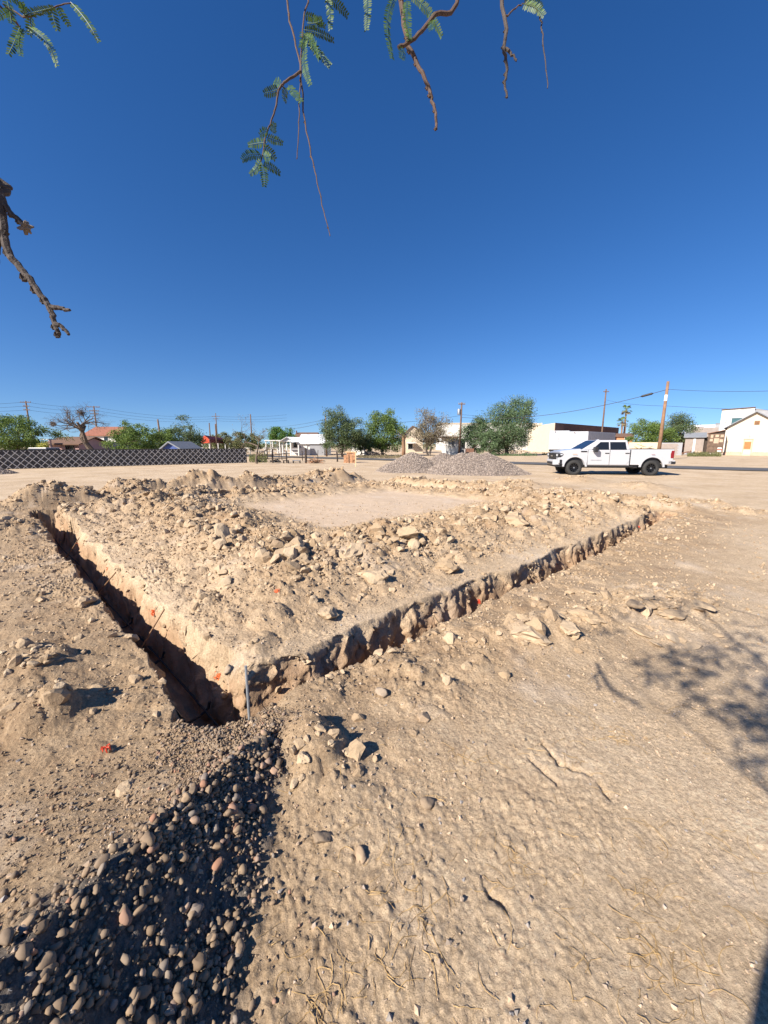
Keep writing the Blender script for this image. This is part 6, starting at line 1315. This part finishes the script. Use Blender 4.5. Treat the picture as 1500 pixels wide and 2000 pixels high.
twig([(776, -40), (790, 60), (805, 105), (825, 145), (840, 185), (850, 215), (853, 253)], .98, 5.6, [((772, -10), (766, 106)), ((795, 0), (800, 72)), ((803, -8), (862, 66)), ((716, -25), (716, 54))], top=[(-.11, .93, 3.1)], seed=5, taper=.42)
twig([(900, -30), (850, 30), (810, 75), (778, 93)], .96, 4.2, [((785, 92), (784, 112)), ((845, 38), (842, 56))], top=[(.17, 1.0, 3.16)], seed=6, taper=.8)
twig([(984, -30), (988, 60), (984, 95), (990, 130), (987, 160), (991, 190)], .98, 4.6, (), 'twig_dark', top=[(.5, .5, 3.1), (.36, 1.1, 2.95)], seed=7, taper=.4)
twig([(988, 95), (998, 104), (1009, 121)], .98, 3.4, (), 'twig_dark', buds=False, seed=8, taper=.4)
twig([(988, 32), (1005, 18), (1024, 6)], .98, 1.8, [((1022, 8), (1062, 27)), ((1024, -6), (1058, 12))], buds=False, seed=9)
twig([(1026, 4), (1052, 25), (1058, 60), (1064, 110), (1070, 172)], .98, 1.7, (), 'twig_dark', seed=10, taper=.5)
twig([(-60, 310), (-8, 362), (12, 405), (36, 430), (50, 443)], .66, 6.5, (), 'twig_dark', top=[(-1.15, -.15, 2.6), (-.95, .3, 2.35)], seed=11, taper=.6)
twig([(-60, 320), (-6, 380), (5, 440), (14, 490), (45, 530), (75, 570), (97, 603), (108, 632), (114, 652)], .66, 9.5, (), 'twig_dark', top=[(-1.17, -.1, 2.62), (-.92, .32, 2.3)], seed=12, taper=.4)
twig([(98, 600), (118, 602), (138, 607)], .66, 5.5, (), 'twig_dark', buds=False, seed=13, taper=.4)
twig([(108, 632), (122, 640), (133, 652)], .66, 5.0, (), 'twig_dark', buds=False, seed=14, taper=.5)
twig([(10, 450), (-10, 490), (-6, 515)], .66, 8, (), 'twig_dark', buds=False, seed=15, taper=.8)
twig([(-40, -30), (10, 10), (45, 32), (75, 28), (105, 14), (140, 6)], .80, 2.2, [((45, 30), (104, 10)), ((100, 12), (112, 56)), ((138, 4), (192, 76)), ((55, 52), (110, 122)), ((46, 56), (40, 103)), ((40, 50), (17, 102)), ((14, 2), (22, 42)), ((5, -12), (46, 12)), ((48, 30), (42, 4)), ((60, 28), (58, 66)), ((112, 10), (134, 48)), ((20, 20), (-14, 40))], top=[(-1.05, .3, 2.85)], buds=False, seed=16)
mb = MB(); rr = random.Random(3)                 # dry flower knot on the left branch
for k in range(16):
    c = cp(50, 443, .66); d = Vector((rr.gauss(0, 1), rr.gauss(0, 1), rr.gauss(0, 1))).normalized() * rr.uniform(.006, .014); mb.tube([c, Vector(c) + d * .6, Vector(c) + d], [.004, .003, .0015], 5)
mb.build('dry_knot', M['bark_grey'], tm)
# crown above and behind the camera: it shades the ground at right
rn_ = np.random.default_rng(23); mb = MB(); twm = MB(); r = random.Random(23)
for k in range(170):
    c0 = np.array([rn_.uniform(-1.6, .4), rn_.uniform(-1.7, .1), rn_.uniform(3.0, 3.7)])
    if rn_.uniform() < .7: c0 = np.array([(-.65, -.75, 3.3), (-1.0, -.8, 3.2), (-.2, -.5, 3.4), (-.9, -1.2, 3.1), (-.4, -.25, 3.4), (-1.2, -.4, 3.35)][k % 6]) + rn_.normal(0, .19, 3)
    if c0[1] > .05 and c0[2] < 3.0: continue
    d = np.array([rn_.normal(), rn_.normal() * .6, -.25]); d /= np.linalg.norm(d); e = c0 + d * .28; twm.tube([c0, (c0 + e) / 2, e], [.005, .004, .002], 4)
    for j in range(7):
        p = c0 + (e - c0) * (j + .5) / 7; q = p + rn_.normal(0, 1, 3) * .05 + np.array([0, 0, -.03]); pinnate(mb, p, q, .013, k * 10 + j)
mb.build('crown', M['mesq_leaf'], tm); twm.build('crown_twigs', M['twig'], tm)
